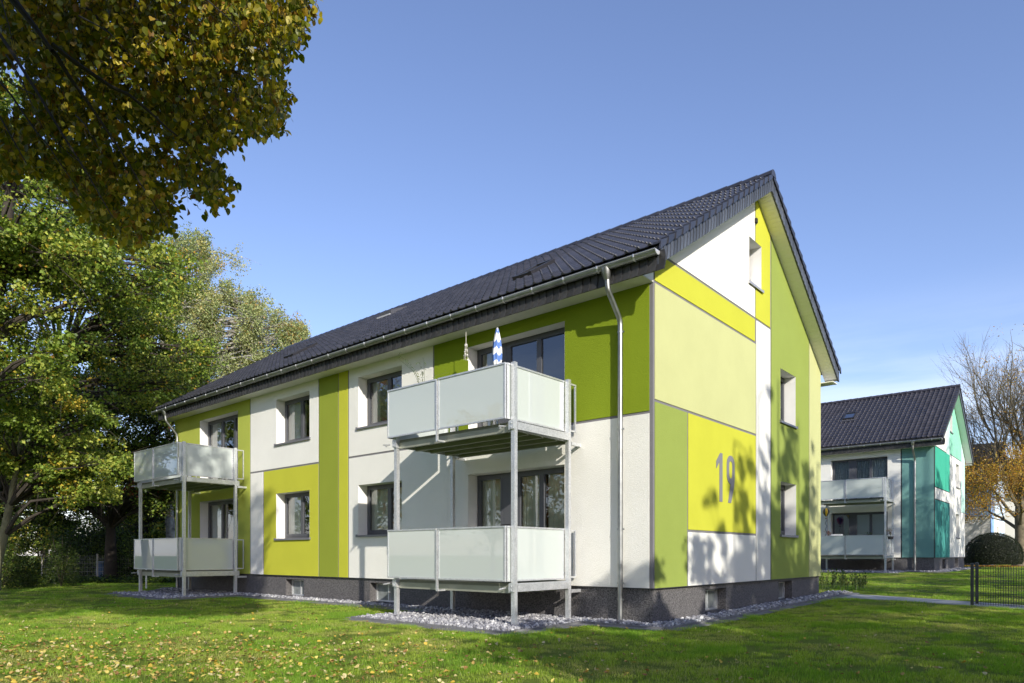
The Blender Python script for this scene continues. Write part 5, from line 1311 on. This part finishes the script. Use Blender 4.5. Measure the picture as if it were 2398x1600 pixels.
# ------------------------------------------------------------ lime tree over the photographer, its low boughs hang into the picture
def lime():
    base = (-6.5,-13.2,0); e = empty('lime_tree', base); tag(e, 'lime tree with yellowing heart-shaped leaves hanging into the upper left corner', 'tree'); rng = np.random.default_rng(91)
    B = Vector(base)
    tr = MB(); T = [Vector(p) for p in ((0,0,-.1),(0,0,1.2),(.1,.1,3),(.3,.2,5),(2.5,.3,8),(5.6,.4,11.0),(9,.6,13.0))]; tr.tube(T, [.5,.38,.34,.28,.22,.14,.05], 14); tr.build('trunk', BARK, e, smooth=True)
    # boughs over the picture corner. R, F, Z: metres right, ahead, up from the photographer's feet
    def W(r, f, z): x, y = vp(r, f); return Vector((x, y, z)) - B
    OUT = [(-60,-90),(716,-90),(722,0),(708,40),(696,95),(672,112),(650,135),(645,175),(664,215),(660,240),(640,262),(645,290),(600,322),(575,300),(545,325),(500,335),(478,352),(490,380),(520,405),(528,440),(522,468),(470,470),(430,455),(400,440),(370,470),(392,500),(398,520),(330,560),(250,545),(205,500),(165,455),(120,400),(60,400),(-60,410)]
    HOLES = [((22,165),(52,30)),((20,240),(42,50)),((318,322),(56,26)),((392,352),(40,20)),((255,345),(28,20)),((560,225),(14,12)),((455,372),(22,12)),((395,432),(30,14)),((180,395),(18,10)),((290,395),(16,10)),((95,330),(16,22)),((612,205),(18,9)),((330,232),(10,8)),((505,150),(9,9)),((640,60),(10,8)),((420,100),(9,8)),((200,200),(9,10))]
    K = 2398/2350.
    def inside(x, y):
        c = False; n = len(OUT); k = n-1
        for i in range(n):
            xi, yi = OUT[i]; xj, yj = OUT[k]
            if (yi > y) != (yj > y) and x < (xj-xi)*(y-yi)/(yj-yi)+xi: c = not c
            k = i
        return c
    pts = []
    tries = 0
    while len(pts) < 3300 and tries < 130000:
        tries += 1
        x = rng.uniform(-60,740); f = 6.2+1.9*rng.uniform()+(740-x)/800*2.0; y = rng.uniform(-90,560)
        if not inside(x, y): continue
        if any(((x-h[0][0])/h[1][0])**2+((y-h[0][1])/h[1][1])**2 < 1 for h in HOLES): continue
        xs, ys = x*K, y*K; pts.append((W((xs-1199)/1607*f, f, 1.28-(ys-1299)/1607*f), x, y, f))
    # boughs: sweep from the crown above left down towards the lower right
    lm = MB(); bough = []
    def bpath(x0,y0,x1,y1,f0,f1,sag,r0,k=9):
        o = []; f0 *= 1.22; f1 *= 1.12; r0 *= 1.15
        for i in range(k+1):
            t = i/k; x = x0+(x1-x0)*t; y = y0+(y1-y0)*t + sag*math.sin(math.pi*t)+rng.normal()*4; f = f0+(f1-f0)*t; o.append(W((x*K-1199)/1607*f, f, 1.28-(y*K-1299)/1607*f))
        lm.tube(o, [r0*(1-.85*i/k) for i in range(k+1)], 8, cap=False); bough.append(o); return o
    bpath(-260,-320,120,115,5.6,5.3,-20,.085); bpath(-200,-300,420,280,7.2,6.6,-60,.04); bpath(-100,-380,640,60,7.4,7.0,-60,.045); bpath(60,-340,690,130,7.6,7.0,-60,.035)
    bpath(-260,-260,260,500,6.8,6.2,-40,.03); bpath(-300,-240,60,380,7.0,6.5,-20,.03); bpath(120,110,520,430,5.4,6.4,-30,.022); bpath(100,90,385,520,5.4,6.4,-10,.02); bpath(330,180,650,260,6.6,6.8,-20,.016); bpath(-60,100,200,470,6.5,6.5,0,.015); bpath(150,-60,600,220,6.3,6.4,-30,.016)
    for k in range(40):
        x0, y0 = rng.uniform(-200,560), rng.uniform(-250,330); a = rng.uniform(.5,1.35); L_ = rng.uniform(90,230)
        x1, y1 = x0+math.cos(a)*L_, y0+math.sin(a)*L_
        if inside(x1, y1): f = rng.uniform(5.4,9); bpath(x0,y0,x1,y1,f,f+rng.uniform(-.2,.2),-8,.008,6)
    # main boughs from the trunk
    for o in bough[:6]:
        s = T[4]; lm.tube([s, s.lerp(o[0],.5)+Vector((0,0,.5)), o[0]], [.14,.11,.07], 8, cap=False)
    # one heart-shaped leaf, 6 outline points and a folded midrib
    def leafmesh(cup, curl):
        o = [(0,0),(.24,-.02),(.46,.22),(.42,.55),(.2,.85),(0,1.08)]; mid = [(0,0,0),(0,.3,-.03),(0,.6,-.05-curl*.3),(0,1.08,-.12-curl)]
        V = [(0,0,0),(.22,-.04,cup*.4),(.47,.22,cup),(.44,.55,cup*1.0),(.22,.86,cup*.5-curl*.5),(0,1.08,-curl),(-.22,.86,cup*.5-curl*.5),(-.44,.55,cup),(-.47,.22,cup),(-.22,-.04,cup*.4),(0,.5,-.04)]
        F = [(10,0,1,2),(10,2,3,4),(10,4,5,6),(10,6,7,8),(10,8,9,0)]
        return np.array(V, float), F
    LV = [leafmesh(.10,.08), leafmesh(.16,.2), leafmesh(.05,.02), leafmesh(-.08,.15)]
    cols = [(.24,.21,.014),(.14,.155,.012),(.38,.31,.026),(.09,.115,.010),(.34,.22,.025),(.50,.43,.09),(.20,.11,.015)]
    cw = np.array([4,4.5,3,3,1.4,.8,.9]); cw /= cw.sum()
    lmats = []
    variants = []
    def with_colour(i, ci):
        V, F = LV[i]; me = bpy.data.meshes.new('leaf'); me.from_pydata([tuple(v) for v in V], [], F)
        a = me.color_attributes.new('col','FLOAT_COLOR','POINT'); c = cols[ci]; a.data.foreach_set('color', np.tile([*c,1],len(V)).astype(np.float32)); me.materials.append(LEAF); return me
    cache = {}
    VV = []; FF = []; CC = []; b = 0; near = []
    def placed(p, s):
        ax = rng.uniform(0,6.28); tilt = rng.normal()*.55; hang = rng.uniform(.3,1.35)
        R = Matrix.Rotation(ax,3,'Z') @ Matrix.Rotation(-hang,3,'X') @ Matrix.Rotation(tilt,3,'Y'); return R
    items = []
    for (p, x, y, f) in pts:
        hang = Vector((rng.normal()*.5, rng.normal()*.5, -1)).normalized(); ln_ = rng.uniform(.10,.34); p = p - hang*ln_*.75
        lm.tube([p, p+hang*ln_*.5, p+hang*ln_], [.0035,.0025,.0015], 3, cap=False)
        for _ in range(int(rng.integers(5,12))):
            q = p + hang*ln_*rng.uniform(0,1) + Vector(rng.normal(size=3))*.045
            items.append((q, rng.uniform(.0052,.0108)*f, f, x, y))
    # a fuller crown above and behind the photographer, out of the frame
    n0 = len(items)
    for _ in range(17000):
        v = rng.normal(size=3); v /= np.linalg.norm(v); v *= rng.uniform(.2,1)**.5
        c_ = [((-1.8,-13,7.4),(3.6,3.2,2.6)),((1.0,-13.2,11),(4.5,3.0,3.0)),((4.6,-12.8,13.2),(3.6,2.8,2.4)),((7.6,-12.6,13.6),(2.0,2.0,1.5)),((1.6,-10.2,6.9),(3.2,1.7,1.2))][int(rng.choice(5,p=[.24,.28,.20,.06,.22]))]
        q = Vector([c_[0][i]+v[i]*c_[1][i]-B[i] for i in range(3)])
        w = q+B; r = (w.x-CAM[0])*RT[0]+(w.y-CAM[1])*RT[1]; f = (w.x-CAM[0])*FW[0]+(w.y-CAM[1])*FW[1]
        if f > .2:
            X = (1199+1607*r/f)/K; Y = (1299-1607*(w.z-1.28)/f)/K
            if X > -200 and Y > -250: continue
        items.append((q, .16, 99, 0, 0))
    lm.build('limbs', mat('bark_lime', (.022,.018,.014), rough=.9), e, smooth=True)
    order = sorted(range(n0), key=lambda i: items[i][2]-(.0 if -10 < items[i][3] < 730 and items[i][4] > -10 else -50))[:300]; sel = set(order)
    for i, (q, s, f, x, y) in enumerate(items):
        vi = int(rng.integers(0,4)); ci = int(rng.choice(len(cols), p=cw)); R = placed(q, s)
        if i in sel:
            if (vi,ci) not in cache: cache[(vi,ci)] = with_colour(vi, ci)
            link('leaf', cache[(vi,ci)], e, q, R.to_euler(), (s,s,s))
        else:
            V, F = LV[vi]; M_ = np.array(R)*s; VV.append(V @ M_.T + np.array(q)); FF.append(np.array(F)+b); b += len(V)
            c = np.array(cols[ci])*rng.uniform(.75,1.25); CC.append(np.tile([*c,1],(len(V),1)))
    o = link('leaf', mesh_np('leaves', np.concatenate(VV), np.concatenate(FF), LEAF, cols=np.concatenate(CC)), e); tag(o, kind='stuff')
lime()

# ------------------------------------------------------------ grass and fallen leaves
def grass():
    def tuft(seed, n, r, h, wd, pal=None):
        rng = np.random.default_rng(seed); V = []; F = []; C = []
        for k in range(n):
            a = rng.uniform(0,6.28); d = r*math.sqrt(rng.uniform()); x, y = d*math.cos(a), d*math.sin(a); hh = h*rng.uniform(.5,1.15); t = rng.uniform(0,6.28); l = hh*rng.uniform(.1,.8); w = wd*rng.uniform(.7,1.3)
            p = rng.uniform(0,6.28); sx, sy = math.cos(p)*w, math.sin(p)*w; lx, ly = math.cos(t)*l, math.sin(t)*l; b = len(V)
            V += [(x-sx,y-sy,-.01),(x+sx,y+sy,-.01),(x+sx*.6+lx*.4,y+sy*.6+ly*.4,hh*.6),(x-sx*.6+lx*.4,y-sy*.6+ly*.4,hh*.6),(x+lx,y+ly,hh)]
            F += [(b,b+1,b+2,b+3),(b+3,b+2,b+4,b+4)]
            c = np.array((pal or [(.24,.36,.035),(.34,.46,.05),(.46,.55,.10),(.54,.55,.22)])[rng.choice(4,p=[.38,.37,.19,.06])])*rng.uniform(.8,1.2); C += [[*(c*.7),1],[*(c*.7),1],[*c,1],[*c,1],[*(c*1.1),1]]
        F = [f if f[2] != f[3] else f for f in F]
        me = bpy.data.meshes.new('tuft'); me.from_pydata(V, [], [tuple(dict.fromkeys(f)) for f in F]); a = me.color_attributes.new('col','FLOAT_COLOR','POINT'); a.data.foreach_set('color', np.array(C,dtype=np.float32).ravel()); me.materials.append(BLADE); return me
    LUSH = [(.16,.31,.025),(.23,.39,.04),(.30,.44,.06),(.38,.46,.11)]; DRY = [(.32,.39,.06),(.44,.46,.11),(.55,.51,.19),(.52,.44,.22)]
    near = [source('tuft_source', tuft(100+i, 150, .16, h, .0017, pl)) for i, (h, pl) in enumerate([(.038,None),(.042,None),(.046,LUSH),(.056,LUSH),(.034,DRY),(.030,DRY)])]
    far = [source('tuft_far_source', tuft(120+i, 150, .30, h, .0036, pl)) for i, (h, pl) in enumerate([(.040,None),(.042,None),(.046,LUSH),(.050,LUSH),(.036,DRY),(.034,DRY)])]
    def pts(f0, f1, dens, lim):
        P = []
        # area ahead of the photographer, a little wider than the picture
        n = int(dens*(f1*f1-f0*f0)*.92); f = np.sqrt(NR.uniform(f0*f0,f1*f1,n)); r = NR.uniform(-.92,.92,n)*f
        X = CAM[0]+RT[0]*r+FW[0]*f; Y = CAM[1]+RT[1]*r+FW[1]*f
        k = ~(in_beds(X,Y,pad=.22)) & ~((X > L_W) & (X < .1) & (Y > -.1) & (Y < GW+.1)) & ~((Y > OY-.5) & (X < .6) & (X > -20)) & ~in_beds(X,Y,BEDS2,.15)
        # keep off the path
        yl = np.interp(X, [a[0][0] for a in PTH], [a[0][1] for a in PTH]); yh = np.interp(X, [a[1][0] for a in PTH], [a[1][1] for a in PTH])
        k &= ~((X > .6) & (Y > yl-.04) & (Y < yh+.04))
        return X[k], Y[k]
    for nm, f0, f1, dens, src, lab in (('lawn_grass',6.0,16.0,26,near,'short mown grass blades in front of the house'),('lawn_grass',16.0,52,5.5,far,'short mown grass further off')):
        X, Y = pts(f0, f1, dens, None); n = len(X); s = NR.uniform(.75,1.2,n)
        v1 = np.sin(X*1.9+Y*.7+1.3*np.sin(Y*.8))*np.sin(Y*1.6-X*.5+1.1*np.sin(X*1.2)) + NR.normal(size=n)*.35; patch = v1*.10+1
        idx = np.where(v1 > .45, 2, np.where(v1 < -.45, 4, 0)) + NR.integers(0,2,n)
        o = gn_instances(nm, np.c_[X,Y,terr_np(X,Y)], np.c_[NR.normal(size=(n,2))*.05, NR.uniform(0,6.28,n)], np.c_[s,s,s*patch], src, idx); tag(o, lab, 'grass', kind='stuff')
grass()
def fallen():
    rng = np.random.default_rng(77)
    def lv(cup, curl, c, sd):
        r2 = np.random.default_rng(sd)
        V = [(0,-.5,.1),(.24,-.52,cup*.4),(.47,-.28,cup),(.42,.05,cup*1.0),(.2,.36,cup*.5-curl*.5),(0,.58,-curl+.1),(-.22,.36,cup*.5-curl*.5),(-.44,.05,cup),(-.47,-.28,cup),(-.22,-.54,cup*.4),(0,0,0)]
        V = [(a+r2.normal()*.03,b+r2.normal()*.03,z+r2.normal()*.05) for a,b,z in V]
        F = [(10,0,1,2),(10,2,3,4),(10,4,5,6),(10,6,7,8),(10,8,9,0)]
        me = bpy.data.meshes.new('fallen_leaf'); me.from_pydata(V, [], F); a = me.color_attributes.new('col','FLOAT_COLOR','POINT'); a.data.foreach_set('color', np.tile([*c,1],len(V)).astype(np.float32)); me.materials.append(LITTER); return me, np.array(V), np.array(F), c
    cols = [(.48,.38,.15),(.55,.47,.24),(.50,.35,.05),(.40,.27,.08),(.26,.14,.05),(.56,.46,.12)]
    kinds = [lv(rng.uniform(.05,.35), rng.uniform(-.2,.3), cols[i % 6], i) for i in range(18)]
    P = []
    while len(P) < 2900:
        f = 6.4+rng.gamma(1.8,2.4); r = rng.uniform(-.85,.85)*f; x, y = vp(r, f)
        if f > 24 or (y > -.7 and x < .9): continue
        if in_beds(np.array([x]),np.array([y]),pad=.1)[0]: continue
        u = r/f
        dens = np.interp(u, [-.8,-.3,-.05,.2,.8], [1,.85,.32,.07,.06]) * np.interp(f, [6,9,11,16], [1,.8,.34,.2])
        if rng.random() > dens: continue
        P.append((f, x, y, rng.uniform(.024,.055)))
    P.sort(key=lambda p: p[0]-p[3]*30)
    VV = []; FF = []; CC = []; b = 0
    for i, (f, x, y, s) in enumerate(P):
        w = np.array([3,2.4,2,1.6,1,1]); me, V, F, c = kinds[(i*7) % 18]; z = terr(x,y)+rng.uniform(.026,.045)
        rot = (rng.normal()*.35, rng.normal()*.35, rng.uniform(0,6.28))
        if i < 300:
            o = link('fallen_leaf', me, None, (x,y,z), rot, (s,)*3); 
            cn = ['tan','pale cream','ochre yellow','light brown','rust brown','pale yellow'][((i*7) % 18) % 6]; u = ((x-CAM[0])*RT[0]+(y-CAM[1])*RT[1])/f
            zone = ['at the left picture edge','in the lower left corner','between the left corner and the far balcony','in front of the far balcony','in front of the lime yellow panel','in front of the narrow stripes','in front of the near balcony','below the near corner of the house','in front of the gable','in front of the white gable strip','left of the steel fence','in the lower right corner'][int(np.clip((u+.76)/.127,0,11))]
            tag(o, '%s %s %s leaf %s%s' % ('small' if s < .038 else 'medium' if s < .048 else 'large', 'flat' if (i*7) % 18 < 9 else 'curled', cn, zone, ', nearest the camera' if f < 7.6 else ', close by' if f < 9.5 else ', further up the lawn'), 'leaf', 'fallen leaves scattered over the near lawn')
        else:
            from mathutils import Euler
            R = np.array(Euler(rot).to_matrix())*s; VV.append(V @ R.T + np.array((x,y,z))); FF.append(F+b); b += len(V); CC.append(np.tile([*(np.array(c)*rng.uniform(.8,1.15)),1],(len(V),1)))
    tag(link('leaf_litter', mesh_np('leaf_litter', np.concatenate(VV), np.concatenate(FF), LITTER, cols=np.concatenate(CC))), 'many small dry leaves scattered over the lawn further off', 'fallen leaves', kind='stuff')
fallen()
